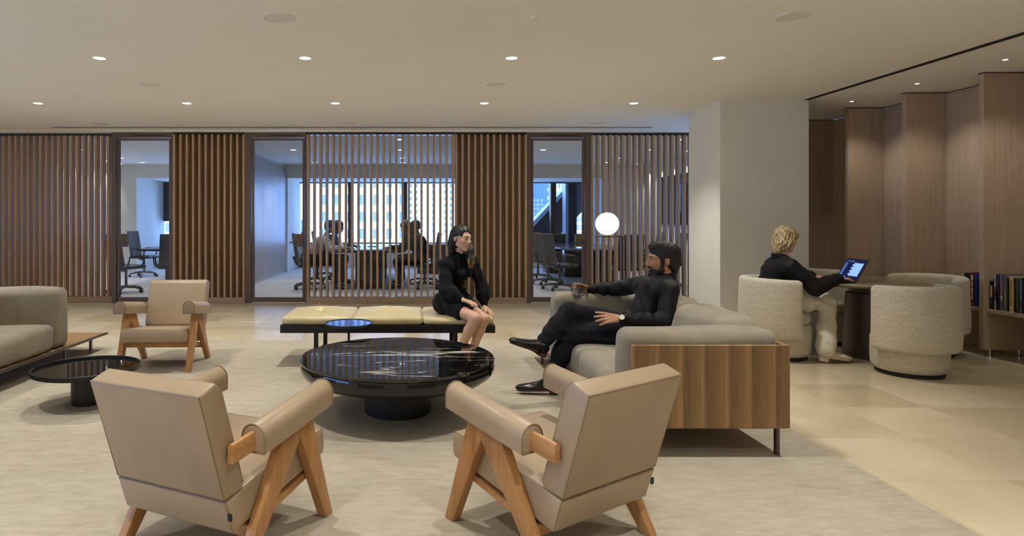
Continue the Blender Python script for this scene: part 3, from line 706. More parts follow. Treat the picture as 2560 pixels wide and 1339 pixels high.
# ---------------------------------------------------------------- taupe armchairs
def make_armchair(label, loc, rz):
    t = thing('armchair', label, 'armchair', loc, rz, 'taupe leather armchairs with A-shaped teak legs')
    bw = 0.27
    seat = B().prism([(-0.278, 0.160), (0.318, 0.256), (0.326, 0.300), (0.316, 0.368), (-0.10, 0.330), (-0.319, 0.294)], -bw, bw, 'X').bevel(0.014, 3).build('seat_cushion', 'taupe_leather', t)
    pts = [(-bw+.006, 0.311, 0.363), (-bw+.006, -0.10, 0.327), (-bw+.006, -0.312, 0.290), (bw-.006, -0.312, 0.290), (bw-.006, -0.10, 0.327), (bw-.006, 0.311, 0.363)]
    B().tube(pts, 0.0042, 6, True).build('piping', 'taupe_piping', seat)
    for s in (-1, 1): B().tube([(s*(bw-0.006), -0.312, 0.288), (s*(bw-0.006), -0.275, 0.170)], 0.003, 6).build('piping', 'taupe_piping', seat)
    yf0, zf0 = -0.215, 0.325
    back = B().prism([(-0.320, 0.297), (-0.444, 0.698), (-0.362, 0.728), (-0.33, 0.70), (yf0, zf0), (yf0-0.01, 0.305)], -bw+0.002, bw-0.002, 'X').bevel(0.017, 4).build('backrest', 'taupe_leather', t)
    q = bw-0.0062
    B().tube([(-q, -0.3185, 0.303), (-q, -0.4385, 0.6945), (q, -0.4385, 0.6945), (q, -0.3185, 0.303)], 0.0042, 6, True).build('piping', 'taupe_piping', back)
    B().tube([(-q, yf0-0.005, 0.33), (-q, -0.336, 0.698), (-q, -0.362, 0.7225), (q, -0.362, 0.7225), (q, -0.336, 0.698), (q, yf0-0.005, 0.33)], 0.0035, 6).build('piping', 'taupe_piping', back)
    B().box(bw-0.004, bw+0.014, -0.303, -0.299, 0.222, 0.248).build('maker_tag', 'black_plastic', seat, smooth=0)
    for s in (-1, 1):
        xi, xo = 0.239, 0.345; xc = (xi+xo)/2; hw = (xo-xi)/2
        prof = [(-hw, 0.0), (hw, 0.0), (hw, 0.052)]
        prof += [(hw*math.cos(a), 0.052+hw*math.sin(a)) for a in [PI*k/14 for k in range(1, 14)]] + [(-hw, 0.052)]
        n = len(prof); ys = (-0.197, 0.273); zb = (0.433, 0.494)
        vs = [(s*(xc+u), ys[0], zb[0]+v) for u, v in prof] + [(s*(xc+u), ys[1], zb[1]+v) for u, v in prof]
        a = B().raw(vs, [tuple(range(n)), tuple(range(n, 2*n))[::-1]] + [(i, (i+1) % n, n+(i+1) % n, n+i) for i in range(n)])
        bmesh.ops.recalc_face_normals(a.bm, faces=list(a.bm.faces))
        eds = [e for e in a.bm.edges if abs(e.verts[0].co.y-e.verts[1].co.y) < 1e-4]
        bmesh.ops.bevel(a.bm, geom=eds, offset=0.010, segments=3, affect='EDGES', profile=0.5)
        arm = a.build('armrest', 'taupe_leather', t, smooth=50)
        for ye, ze in ((ys[0]+0.002, zb[0]), (ys[1]-0.004, zb[1])):
            B().tube([(s*(xc+u*0.985), ye, ze+v*0.99+0.001) for u, v in prof], 0.0032, 6, True).build('piping', 'taupe_piping', arm)
        # arm rail of wood running back past the pad
        pr = [(-0.013, 0.0), (0.013, 0.0), (0.013, 0.058), (0.009, 0.066), (0.0, 0.069), (-0.009, 0.066), (-0.013, 0.058)]
        n = len(pr); y0, y1, z0, z1 = -0.318, 0.20, 0.434, 0.50
        vs = [(s*0.292+u, y0, z0+v) for u, v in pr] + [(s*0.292+u, y1, z1+v-0.012) for u, v in pr]
        B().raw(vs, [tuple(range(n))[::-1], tuple(range(n, 2*n))] + [(i, (i+1) % n, n+(i+1) % n, n+i) for i in range(n)]).build('arm_rail', 'teak_flat', t, smooth=30)
        x0, x1 = sorted((s*0.272, s*0.316))
        B().prism([(0.262, 0.0), (0.316, 0.0), (0.150, 0.485), (0.060, 0.478), (0.068, 0.42)], x0, x1, 'X').bevel(0.004, 2).build('leg', 'teak', t)
        B().prism([(-0.298, 0.0), (-0.245, 0.0), (0.072, 0.405), (0.060, 0.476), (-0.030, 0.466)], x0+0.001, x1-0.001, 'X').bevel(0.004, 2).build('leg', 'teak', t)
        B().prism([(-0.20, 0.125), (0.235, 0.205), (0.235, 0.235), (-0.20, 0.155)], min(s*0.20, s*0.272), max(s*0.20, s*0.272), 'X').bevel(0.003, 1).build('side_rail', 'teak_flat', t)
    for yy, zz in ((0.215, 0.218), (-0.185, 0.138)):
        B().box(-0.272, 0.272, yy-0.02, yy+0.02, zz-0.02, zz+0.022).bevel(0.003, 1).build('cross_rail', 'teak_flat', t)
    return t
make_armchair('taupe leather armchair in the left foreground, seen from behind', (-0.775, 2.608, RZ0), -0.433)
make_armchair('taupe leather armchair in the right foreground, seen from behind', (0.575, 2.632, RZ0), 0.590)
make_armchair('taupe leather armchair facing the camera in front of the left glass door', (-2.224, 5.608, RZ0), 3.176)

# ---------------------------------------------------------------- round marble coffee table
t = thing('coffee_table', 'round black marble coffee table with bowl-shaped gloss body', 'coffee table', (-0.106, 4.25, RZ0))
R = 0.655
B().lathe([(R-0.004, 0.352), (R, 0.356), (R+0.001, 0.366), (R-0.004, 0.374), (0.004, 0.3745)], 96).build('table_top', 'black_marble', t, smooth=30)
prof = [(R, 0.318), (R-0.006, 0.292), (0.632, 0.268), (0.600, 0.245), (0.545, 0.225), (0.47, 0.203), (0.37, 0.180), (0.29, 0.163), (0.23, 0.150)]
B().lathe([(R-0.03, 0.352), (R-0.005, 0.350), (R-0.001, 0.34)]+prof, 96).build('bowl', 'black_gloss', t, smooth=40)
B().lathe([(0.222, 0.0), (0.226, 0.004), (0.226, 0.150), (0.222, 0.155), (0.1, 0.155)], 64).build('pedestal', 'black_stone', t, smooth=30)

# black tray side table at the left
t = thing('side_table', 'low round black tray table with smoked glass top, left of the near armchair', 'side table', (-2.31, 4.42, RZ0))
B().lathe([(0.10, 0.222), (0.335, 0.226), (0.348, 0.232), (0.349, 0.262), (0.343, 0.264), (0.340, 0.262), (0.338, 0.244)], 80).build('tray', 'black_metal', t, smooth=30)
B().lathe([(0.337, 0.243), (0.337, 0.2465), (0.004, 0.2465)], 80).build('glass_top', 'smoked_glass', t, smooth=30)
B().lathe([(0.098, 0.0), (0.102, 0.006), (0.102, 0.222)], 48).build('pedestal', 'black_stone', t, smooth=30)

# small side table by the bench, blue reflection coloured into its top
t = thing('side_table', 'small round side table with blue reflection painted into its top in front of the bench', 'side table', (-0.537, 5.20, RZ0))
B().lathe([(0.02, 0.418), (0.17, 0.420), (0.196, 0.430), (0.199, 0.440), (0.196, 0.443), (0.193, 0.440), (0.193, 0.430)], 64).build('tray', 'black_metal', t, smooth=30)
B().lathe([(0.193, 0.434), (0.193, 0.438), (0.004, 0.438)], 64).build('glass_top', 'blue_reflection_tint', t, smooth=30)
B().cone((0, 0, 0.01), (0, 0, 0.42), 0.010, 0.010).build('stem', 'black_metal', t)
B().lathe([(0.13, 0.0), (0.13, 0.006), (0.01, 0.012)], 40).build('foot_plate', 'black_metal', t)

# ---------------------------------------------------------------- bench with three cream cushions
t = thing('bench', 'long black framed bench with three cream leather cushions', 'bench', (-0.226, 5.83, RZ0))
X0, X1, Y0, Y1 = -0.948, 0.949, -0.33, 0.33
f = B()
f.box(X0, X1, Y0, Y0+0.03, 0.30, 0.368); f.box(X0, X1, Y1-0.03, Y1, 0.30, 0.368); f.box(X0, X0+0.03, Y0+0.03, Y1-0.03, 0.30, 0.368); f.box(X1-0.03, X1, Y0+0.03, Y1-0.03, 0.30, 0.368)
f.box(X0+0.03, X1-0.03, Y0+0.03, Y1-0.03, 0.335, 0.350)
f.bevel(0.002, 1).build('frame', 'black_metal', t)
for lx in (-0.635, 0.60):
    for ly in (Y0+0.015, Y1-0.06): B().box(lx-0.018, lx+0.018, ly, ly+0.045, 0.0, 0.30).bevel(0.003, 1).build('leg', 'black_metal', t)
    B().box(lx-0.018, lx+0.018, Y0+0.06, Y1-0.06, 0.06, 0.09).bevel(0.003, 1).build('stretcher', 'black_metal', t)
w3 = (X1-X0-0.02)/3
for k in range(3):
    a = X0+0.01+k*w3; cxm = a+w3/2
    def fn(p, cxm=cxm):
        x, yy, z = p[0]-cxm, p[1], p[2]
        if z > 0.40:
            z -= 0.010*math.exp(-(x/0.012)**2)*(0.4+0.6*math.exp(-(yy/0.16)**2)) + 0.006*math.exp(-(yy/0.012)**2)
            z -= 0.040*math.exp(-((x/0.09)**2+(yy/0.09)**2))
            z += 0.004*math.sin(x*40+yy*13)*math.exp(-((x/0.2)**2+(yy/0.2)**2))
        if k == 2 and z > 0.40:                                   # pressed down where the woman sits
            z -= 0.035*math.exp(-(((p[0]-0.50)/0.20)**2+((p[1]+0.10)/0.22)**2))
        return [p[0], p[1], z]
    c = B().soft(a+0.002, a+w3-0.002, Y0+0.005, Y1-0.005, 0.370, 0.442, 0.03, (0.010, 0.010, 0.044), 28, 4, fn).build('cushion', 'cream_leather', t, smooth=60)
    B().tube([(a+0.012, Y0+0.007, 0.383), (a+w3-0.012, Y0+0.007, 0.383)], 0.003, 6).build('piping', 'cream_seam', c)

# ---------------------------------------------------------------- two platform sofas
def sofa(label, xf, sg, ynear, yarm0, yarm1, yend, ox):
    """xf: front edge x; sg=+1 back lies toward +x"""
    t = thing('sofa', label, 'sofa', (ox, (ynear+yend)/2, RZ0), 0, 'grey fabric platform sofas'); oy = (ynear+yend)/2
    xb = xf+sg*0.92
    def bx(x0, x1, y0, y1, z0, z1): return (min(x0, x1)-ox, max(x0, x1)-ox, y0-oy, y1-oy, z0, z1)
    B().box(*bx(xf+sg*0.02, xb, ynear+0.025, yend, 0.148, 0.160)).build('platform', 'walnut_y', t, smooth=0)
    fr = B(); fr.box(*bx(xf, xf+sg*0.02, ynear+0.025, yend, 0.143, 0.161)); fr.box(*bx(xf+sg*0.02, xb, yend-0.015, yend, 0.140, 0.148))
    fr.build('platform_edge', 'gunmetal', t, smooth=0)
    B().box(*bx(xf+sg*0.07, xb+sg*0.012, ynear, ynear+0.025, 0.158, 0.610)).bevel(0.0015, 1).build('end_panel', 'walnut_x', t, smooth=0)
    B().box(*bx(xb-sg*0.012, xb+sg*0.012, ynear+0.026, yarm1, 0.158, 0.610)).bevel(0.0015, 1).build('back_panel', 'walnut_y', t, smooth=0)
    for lx in (xf+sg*0.03, xb-sg*0.045):
        for ly in (ynear+0.03, (ynear+yarm1)/2, yarm1-0.1, yend-0.28):
            B().box(*bx(lx, lx+sg*0.018, ly, ly+0.028, 0.0, 0.15)).build('leg', 'gunmetal', t, smooth=0)
    def dent(x_d):
        def fn(p):
            x, yy, z = p
            if z > 0.5: z -= 0.035*math.exp(-((x+ox-x_d)/0.035)**2)
            z += 0.004*math.sin(9*x+4*yy) if z > 0.3 else 0
            return [x, yy, z]
        return fn
    def wob(p):
        x, yy, z = p
        return [x+0.004*math.sin(yy*11+z*9), yy+0.004*math.sin(x*9+z*7), z+(0.005*math.sin(x*8+yy*6) if z > 0.25 else 0)]
    B().soft(*bx(xf+sg*0.05, xb-sg*0.016, ynear+0.028, ynear+0.26, 0.163, 0.678), 0.060, (0.008, 0.008, 0.012), 16, 5, wob).build('arm_cushion', 'sofa_fabric', t, smooth=60)
    B().soft(*bx(xf+sg*0.04, xb-sg*0.016, yarm0, yarm1, 0.163, 0.690), 0.060, (0.008, 0.008, 0.012), 20, 5, dent(xf+sg*0.255) if sg > 0 else wob).build('arm_cushion', 'sofa_fabric', t, smooth=60)
    ym = (ynear+0.26+yarm0)/2
    for a, c in ((ynear+0.262, ym-0.001), (ym+0.001, yarm0-0.002)):
        def sf(p, a=a, c=c):
            q = wob(p)
            if sg > 0 and c > ym+0.1 and q[2] > 0.3: q[2] -= 0.03*math.exp(-(((q[0]+ox-xf-0.55)/0.2)**2+((q[1]+oy-4.65)/0.2)**2))
            return q
        B().soft(*bx(xf+sg*0.03, xf+sg*0.70, a, c, 0.163, 0.385), 0.055, (0.012, 0.006, 0.028), 14, 5, sf).build('seat_cushion', 'sofa_fabric', t, smooth=60)
        def lean(p):
            q = wob(p); q[0] += sg*0.10*(q[2]-0.36)/0.34*(1 if q[0]*sg < (xf+sg*0.80-ox)*sg else 0.25); return q
        B().soft(*bx(xf+sg*0.60, xb-sg*0.02, a+0.004, c-0.004, 0.36, 0.715), 0.07, (0.012, 0.01, 0.012), 12, 5, lean).build('back_cushion', 'sofa_fabric', t, smooth=60)
    return t
sofa('grey-olive fabric sofa with a walnut end panel, where the bearded man sits', 1.125, 1, 3.405, 5.10, 5.33, 5.90, 1.6)
sofa('grey-olive fabric sofa with a walnut platform end cut off at the left edge', -3.09, -1, 2.75, 5.45, 5.69, 6.32, -3.55)

# ---------------------------------------------------------------- globe lamp
t = thing('floor_lamp', 'floor lamp with a glowing white globe on a thin dark bracket', 'lamp', (2.045, 6.10, 0.0))
B().ball((-0.149, 0, 1.268), 0.1095, 40, 24).build('globe', 'globe', t, smooth=180)
B().lathe([(0.022, 0.0), (0.022, 0.012)], 24, (-0.149, 0, 1.151)).build('collar', 'brass', t)
B().box(-0.262, 0.008, -0.008, 0.008, 1.139, 1.151).bevel(0.002, 1).build('bracket', 'bronze_dark', t)
B().box(-0.008, 0.008, -0.008, 0.008, 0.012, 1.140).bevel(0.002, 1).build('post', 'bronze_dark', t)
B().lathe([(0.13, 0.0), (0.13, 0.010), (0.01, 0.013)], 40).build('base', 'bronze_dark', t)
# ---------------------------------------------------------------- boucle swivel chairs round the work table
def swivel_meshes():
    base = B().lathe([(0.20, 0.030), (0.240, 0.034), (0.263, 0.055), (0.271, 0.09), (0.274, 0.20), (0.272, 0.300), (0.260, 0.330), (0.2, 0.334)], 56).mesh('base', 60)
    seat = B().lathe([(0.2, 0.334), (0.252, 0.338), (0.264, 0.360), (0.264, 0.395), (0.250, 0.424), (0.20, 0.436), (0.004, 0.442)], 56).mesh('seat', 60)
    foot = B().lathe([(0.235, 0.0), (0.24, 0.004), (0.24, 0.026), (0.22, 0.032)], 40).mesh('swivel_foot', 30)
    ro, th = 0.345, 0.085; rm = ro-th/2; A = math.radians(100); L = rm*A
    def bend(p):
        a = p[0]/rm; r = rm+p[1]
        zz = p[2]
        e = abs(p[0])/L
        zz = zz - (0.012*e*e if zz > 0.5 else 0)
        r += 0.010*(p[1]/th+0.5)*math.exp(-((zz-0.34)/0.14)**2)*(1-e**6)
        return [r*math.sin(a), -r*math.cos(a)*0.97, zz]
    back = B().soft(-L, L, -th/2, th/2, 0.215, 0.765, 0.040, (0, 0.004, 0.0), 34, 4, bend).mesh('backrest', 60)
    for m, k in ((base, 'boucle'), (seat, 'boucle'), (back, 'boucle'), (foot, 'black_plastic')): m.materials.append(MATS[k])
    return base, seat, back, foot
sb, ss, sbk, sf_ = swivel_meshes()
for x, y, rz, lab in ((4.234, 5.33, 0.16, 'cream boucle swivel chair in front of the work table, back to camera'),
                      (3.50, 5.98, -PI/2-0.05, 'cream boucle swivel chair the blonde woman sits in'),
                      (5.03, 6.15, PI/2+0.25, 'cream boucle swivel chair at the right of the work table, by the bookcase'),
                      (4.40, 6.72, PI, 'cream boucle swivel chair behind the work table and laptop')):
    t = thing('swivel_chair', lab, 'chair', (x, y, 0), rz, 'cream boucle swivel chairs')
    link('swivel_foot', sf_, None, t); link('base', sb, None, t); link('seat', ss, None, t); link('backrest', sbk, None, t)

t = thing('work_table', 'round table with olive-beige top and dark tapered pedestal', 'table', (4.42, 5.98, 0))
B().lathe([(0.50, 0.682), (0.565, 0.700), (0.58, 0.712), (0.578, 0.720), (0.57, 0.722), (0.004, 0.722)], 80).build('table_top', 'table_top', t, smooth=30)
B().lathe([(0.262, 0.0), (0.262, 0.01), (0.238, 0.50), (0.232, 0.605), (0.228, 0.610)], 64).build('pedestal', 'table_base', t, smooth=30)
B().lathe([(0.20, 0.610), (0.20, 0.660), (0.30, 0.684)], 48).build('neck', 'table_base', t, smooth=30)

# laptop
TZ = 0.722
t = thing('laptop', 'open dark laptop with a lit blue screen on the round work table', 'laptop', (4.085, 5.90, TZ), math.radians(-4))
B().box(-0.215, 0.0, -0.158, 0.158, 0.0, 0.013).bevel(0.003, 2).build('keyboard_base', 'office_black', t)
kb = B()
for r_ in range(5):
    for c_ in range(12): kb.box(-0.035-r_*0.019-0.015, -0.035-r_*0.019, -0.138+c_*0.0232, -0.138+c_*0.0232+0.019, 0.013, 0.0145)
setp(kb.build('keys', 'black_plastic', t, smooth=0), kind='stuff')
tl = math.radians(29); ML = RY(tl)
def lp(u, v, w): return tuple(Vector((0, 0, 0.011)) + ML @ Vector((w, u, v)))
def lbox(u0, u1, v0, v1, w0, w1): 
    return [lp(u0, v0, w0), lp(u1, v0, w0), lp(u1, v1, w0), lp(u0, v1, w0), lp(u0, v0, w1), lp(u1, v0, w1), lp(u1, v1, w1), lp(u0, v1, w1)]
FB = [(0,3,2,1),(4,5,6,7),(0,1,5,4),(1,2,6,5),(2,3,7,6),(3,0,4,7)]
lid = B().raw(lbox(-0.158, 0.158, 0.0, 0.235, 0.0, 0.008), FB).bevel(0.002, 1).build('lid', 'office_black', t)
B().raw(lbox(-0.148, 0.148, 0.022, 0.222, -0.001, 0.0), FB).build('display', 'screen_dark', lid, smooth=0)
sl = B().raw(lbox(-0.128, 0.0, 0.055, 0.190, -0.0018, -0.001), FB)      # camera-side half shows a bright pane
sl.build('window_pane', 'screen_light', lid, smooth=0)
for q in range(4): B().raw(lbox(0.004, 0.02, 0.16-q*0.032, 0.178-q*0.032, -0.0018, -0.001), FB).build('icon', 'screen_light', lid, smooth=0)
for (u0, u1, v0, v1) in ((0.02, 0.135, 0.205, 0.212), (0.10, 0.14, 0.05, 0.19), (0.03, 0.06, 0.035, 0.048), (-0.02, 0.09, 0.194, 0.199)):
    B().raw(lbox(u0, u1, v0, v1, -0.0015, -0.001), FB).build('toolbar', 'screen_mid', lid, smooth=0)

# ---------------------------------------------------------------- meeting tables and office chairs
def meeting_table(label, cx, y0, y1, hw):
    t = thing('meeting_table', label, 'table', (cx, (y0+y1)/2, 0)); hl = (y1-y0)/2
    B().prism([(-hw*0.86, -hl), (hw*0.86, -hl), (hw, -hl*0.4), (hw, hl*0.4), (hw*0.86, hl), (-hw*0.86, hl), (-hw, hl*0.4), (-hw, -hl*0.4)], 0.705, 0.745, 'Z').bevel(0.008, 2).build('table_top', 'conf_table', t)
    for s in (-1, 1): B().box(-0.26, 0.26, s*hl*0.55-0.22, s*hl*0.55+0.22, 0.0, 0.705).bevel(0.01, 2).build('pedestal', 'conf_table', t)
    B().box(-0.10, 0.10, -0.16, 0.16, 0.745, 0.758).bevel(0.003, 1).build('cable_box', 'black_metal', t)
meeting_table('dark meeting table behind the open centre slat screen', -0.86, 11.5, 15.0, 0.72)
meeting_table('dark meeting table behind the right glass door', 3.75, 11.7, 15.4, 0.72)
meeting_table('dark meeting table behind the left glass door', -4.75, 12.1, 15.3, 0.72)

def office_chair_proto():
    t = thing('office_chair', '', 'chair', (0, 0, 0))
    B().soft(-0.245, 0.245, -0.23, 0.25, 0.43, 0.495, 0.03, (0, 0, 0.012), 8, 3).build('seat', 'office_black', t, smooth=60)
    def bk(p): 
        z = p[2]-0.52; return [p[0]*(1-0.10*max(z, 0)), p[1]-0.16*z+0.10*(p[0]/0.22)**2*0.3, p[2]]
    B().soft(-0.23, 0.23, -0.25, -0.215, 0.48, 1.06, 0.017, (0, 0.004, 0), 10, 3, bk).build('backrest', 'office_mesh', t, smooth=60)
    for s in (-1, 1):
        B().tube([(s*0.24, -0.17, 0.45), (s*0.275, -0.15, 0.56), (s*0.28, -0.13, 0.655), (s*0.28, 0.0, 0.665), (s*0.28, 0.13, 0.655), (s*0.275, 0.15, 0.56), (s*0.245, 0.14, 0.45)], 0.013, 8).build('armrest', 'office_black', t)
    B().tube([(0, -0.30, 0.62), (0, -0.235, 0.47), (0, -0.10, 0.405), (0, 0.0, 0.40)], 0.024, 8).build('back_bracket', 'gunmetal', t)
    B().cone((0, 0, 0.09), (0, 0, 0.43), 0.026, 0.022).build('gas_lift', 'gunmetal', t)
    for k in range(5):
        a = 2*PI*k/5+0.3; dx, dy = math.cos(a), math.sin(a)
        l = B().tube([(0.03*dx, 0.03*dy, 0.105), (0.17*dx, 0.17*dy, 0.10), (0.31*dx, 0.31*dy, 0.07)], [0.024, 0.020, 0.014], 8).build('base_leg', 'gunmetal', t)
        B().cone((0.31*dx-0.022*dy, 0.31*dy+0.022*dx, 0.03), (0.31*dx+0.022*dy, 0.31*dy-0.022*dx, 0.03), 0.03, 0.03, 14).build('caster', 'black_plastic', l)
    return t
proto = office_chair_proto()
OC = [ # x, y, rot (facing +y at 0), label
 (2.76, 11.75, -1.25, 'nearest office chair behind the right glass door, with arm loops', 'R'),
 (2.76, 12.75, -1.3, 'middle office chair of the row behind the right glass door', 'R'),
 (2.76, 13.8, -1.35, 'farthest office chair of the row behind the right glass door', 'R'),
 (4.95, 12.1, 1.45, 'office chair on the far side of the right meeting table, behind the globe lamp', 'R'),
 (4.95, 13.2, 1.5, 'second office chair on the far side of the right meeting table', 'R'),
 (3.75, 11.0, 0.0, 'office chair at the head of the right meeting table behind the slats', 'R'),
 (-1.98, 11.9, -1.35, 'office chair of the man in the pale shirt at the centre meeting table', 'C'),
 (-1.98, 12.9, -1.45, 'office chair of the second person on the left of the centre table', 'C'),
 (0.22, 12.0, 1.45, 'office chair of the dark-haired person on the right of the centre table', 'C'),
 (0.24, 12.9, 1.5, 'office chair of the farther person on the right of the centre table', 'C'),
 (-1.98, 14.2, -1.5, 'empty office chair at the window end, left of the centre table', 'C'),
 (-5.2, 11.3, -0.5, 'office chair with its grey back to the left glass door', 'L'),
 (-6.25, 14.5, -1.7, 'office chair on the far side of the left meeting table', 'L'),
 (-4.45, 11.45, 0.5, 'office chair at the right side of the left meeting table', 'L')]
for i, (x, y, r, lab, g) in enumerate(OC):
    c = proto if i == 0 else copy_tree(proto)
    c.location = (x, y, 0); c.rotation_euler = (0, 0, r); c['label'] = lab; c['group'] = {'R': 'office chairs in the right meeting room', 'C': 'office chairs in the centre meeting room', 'L': 'office chairs in the left meeting room'}[g]
t = thing('credenza', 'low dark credenza under the window in the centre meeting room', 'cabinet', (0.75, 15.5, 0))
B().box(-0.65, 0.70, -0.25, 0.25, 0.0, 0.72).bevel(0.004, 1).build('carcass', 'table_base', t, smooth=0)
for k in range(3): B().box(-0.64+k*0.447, -0.20+k*0.447, -0.272, -0.25, 0.07, 0.70).bevel(0.003, 1).build('door', 'table_base', t, smooth=0)
t = thing('cabinet', 'dark box cabinet beyond the chairs of the right meeting table', 'cabinet', (3.54, 15.66, 0))
B().box(-0.24, 0.24, -0.2, 0.2, 0.0, 0.97).bevel(0.005, 1).build('carcass', 'conf_table', t, smooth=0)
B().box(-0.23, 0.23, -0.215, -0.2, 0.06, 0.93).bevel(0.003, 1).build('door', 'office_black', t, smooth=0)
t = thing('laptop', 'open laptop on the centre meeting table seen edge-on through the slats', 'laptop', (-1.35, 12.2, 0.745), PI)
B().box(-0.2, 0.0, -0.15, 0.15, 0, 0.014).build('keyboard_base', 'gunmetal', t, smooth=0)
B().obox((0.055, 0, 0.115), (0.008, 0.3, 0.22), RY(math.radians(25))).build('lid', 'white_trim', t, smooth=0)
# ---------------------------------------------------------------- people: bodies grown from blended tapered limbs
def V(*a): return np.array(a, float)
class Flesh:
    """a soft union of tapered capsules and ellipsoids turned into one closed surface"""
    def __init__(s): s.g = []; s.sub = []
    def grp(s, k): s.g.append((k, [])); return s
    def cap(s, a, b, ra, rb=None):
        s.g[-1][1].append(('c', np.array(a, float), np.array(b, float), ra, ra if rb is None else rb)); return s
    def ell(s, c, r, F=None):
        s.g[-1][1].append(('e', np.array(c, float), np.array(r, float), np.eye(3) if F is None else F)); return s
    def chain(s, pts, rs):
        for i in range(len(pts)-1): s.cap(pts[i], pts[i+1], rs[i], rs[i+1])
        return s
    def carve(s, c, r, F=None): s.sub.append(('e', np.array(c, float), np.array(r, float), np.eye(3) if F is None else F)); return s
    @staticmethod
    def dist(p, X, Y, Z):
        if p[0] == 'c':
            a, b, ra, rb = p[1:]; ba = b-a; L = max(ba@ba, 1e-9)
            px, py, pz = X-a[0], Y-a[1], Z-a[2]
            t = np.clip((px*ba[0]+py*ba[1]+pz*ba[2])/L, 0, 1)
            return np.sqrt((px-t*ba[0])**2+(py-t*ba[1])**2+(pz-t*ba[2])**2)-(ra+(rb-ra)*t)
        c, r, F = p[1:]; dx, dy, dz = X-c[0], Y-c[1], Z-c[2]
        q = [(F[i, 0]*dx+F[i, 1]*dy+F[i, 2]*dz) for i in range(3)]
        k0 = np.sqrt(sum((q[i]/r[i])**2 for i in range(3))); k1 = np.sqrt(sum((q[i]/r[i]**2)**2 for i in range(3)))+1e-9
        return k0*(k0-1)/k1
    @staticmethod
    def bb(p):
        if p[0] == 'c': r = max(p[3], p[4]); return np.minimum(p[1], p[2])-r, np.maximum(p[1], p[2])+r
        r = p[2].max(); return p[1]-r, p[1]+r
    def surface(s, h, wrinkle=None, cut=None):
        P = [p for _, l in s.g for p in l]; bbs = [s.bb(p) for p in P]
        lo = np.min([b[0] for b in bbs], 0)-4*h; hi = np.max([b[1] for b in bbs], 0)+4*h
        n = np.ceil((hi-lo)/h).astype(int)+1
        ax = [(lo[i]+h*np.arange(n[i])).astype(np.float32) for i in range(3)]
        D = np.full(n, 0.2, np.float32)
        for k, lst in s.g:
            m = max(5.0/k, 3*h); acc = np.zeros(n, np.float32)
            for p in lst:
                b0, b1 = s.bb(p); i0 = np.maximum(((b0-m-lo)/h).astype(int), 0); i1 = np.minimum(np.ceil((b1+m-lo)/h).astype(int)+1, n)
                sl = tuple(slice(a, b) for a, b in zip(i0, i1))
                X, Y, Z = ax[0][sl[0]][:, None, None], ax[1][sl[1]][None, :, None], ax[2][sl[2]][None, None, :]
                acc[sl] += np.exp(np.clip(-k*s.dist(p, X, Y, Z), -30, 40)).astype(np.float32)
            d = -np.log(acc+np.float32(math.exp(-k*0.2) if k*0.2 < 60 else 1e-26))/k
            kk = 160.0; D = np.minimum(D, d) - (np.maximum(0.008-np.abs(D-d), 0)**2/(4*0.008)).astype(np.float32)
        if wrinkle: D += wrinkle(ax[0][:, None, None], ax[1][None, :, None], ax[2][None, None, :]).astype(np.float32)
        for p in s.sub:
            X, Y, Z = ax[0][:, None, None], ax[1][None, :, None], ax[2][None, None, :]
            b0, b1 = s.bb(p); m = 0.02; i0 = np.maximum(((b0-m-lo)/h).astype(int), 0); i1 = np.minimum(np.ceil((b1+m-lo)/h).astype(int)+1, n)
            sl = tuple(slice(a, b) for a, b in zip(i0, i1))
            if any(a >= b for a, b in zip(i0, i1)): continue
            ds = -s.dist(p, ax[0][sl[0]][:, None, None], ax[1][sl[1]][None, :, None], ax[2][sl[2]][None, None, :])
            e = 0.006; D[sl] = np.maximum(D[sl], ds)+np.maximum(e-np.abs(D[sl]-ds), 0)**2/(4*e)
        if cut: D = np.maximum(D, cut(ax[0][:, None, None], ax[1][None, :, None], ax[2][None, None, :])).astype(np.float32)
        for a_ in range(3):
            for e_ in (0, -1): D[tuple(e_ if i == a_ else slice(None) for i in range(3))] = 0.2
        return s.nets(D, lo, h)
    @staticmethod
    def nets(D, lo, h):
        I = D < 0; c = np.zeros(tuple(np.array(D.shape)-1), np.int8)
        for dx in (0, 1):
            for dy in (0, 1):
                for dz in (0, 1): c += I[dx:D.shape[0]-1+dx, dy:D.shape[1]-1+dy, dz:D.shape[2]-1+dz]
        act = np.argwhere((c > 0) & (c < 8)); ids = np.full(c.shape, -1, np.int32); ids[tuple(act.T)] = np.arange(len(act))
        acc = np.zeros((len(act), 3)); cnt = np.zeros(len(act))
        co = [(x, y, z) for x in (0, 1) for y in (0, 1) for z in (0, 1)]
        for a in co:
            for b in co:
                df = [b[i]-a[i] for i in range(3)]
                if sum(df) != 1 or min(df) < 0: continue
                va = D[act[:, 0]+a[0], act[:, 1]+a[1], act[:, 2]+a[2]]; vb = D[act[:, 0]+b[0], act[:, 1]+b[1], act[:, 2]+b[2]]
                m = (va < 0) != (vb < 0); t = np.where(m, va/np.where(m, va-vb, 1), 0)
                for i in range(3): acc[:, i] += m*(a[i]+t*df[i])
                cnt += m
        vs = lo+h*(act+acc/cnt[:, None]); fs = []
        for axn in range(3):
            u, v = [(1, 2), (2, 0), (0, 1)][axn]
            A = np.take(I, range(0, I.shape[axn]-1), axn); Bq = np.take(I, range(1, I.shape[axn]), axn)
            e = np.argwhere(A != Bq); e = e[(e[:, u] > 0) & (e[:, v] > 0)]
            ins = A[tuple(e.T)]; q = []
            for du, dv in ((-1, -1), (0, -1), (0, 0), (-1, 0)):
                f = e.copy(); f[:, u] += du; f[:, v] += dv; f = np.minimum(f, np.array(ids.shape)-1); q.append(ids[tuple(f.T)])
            q = np.stack(q, 1); q[~ins] = q[~ins][:, ::-1]; fs.append(q)
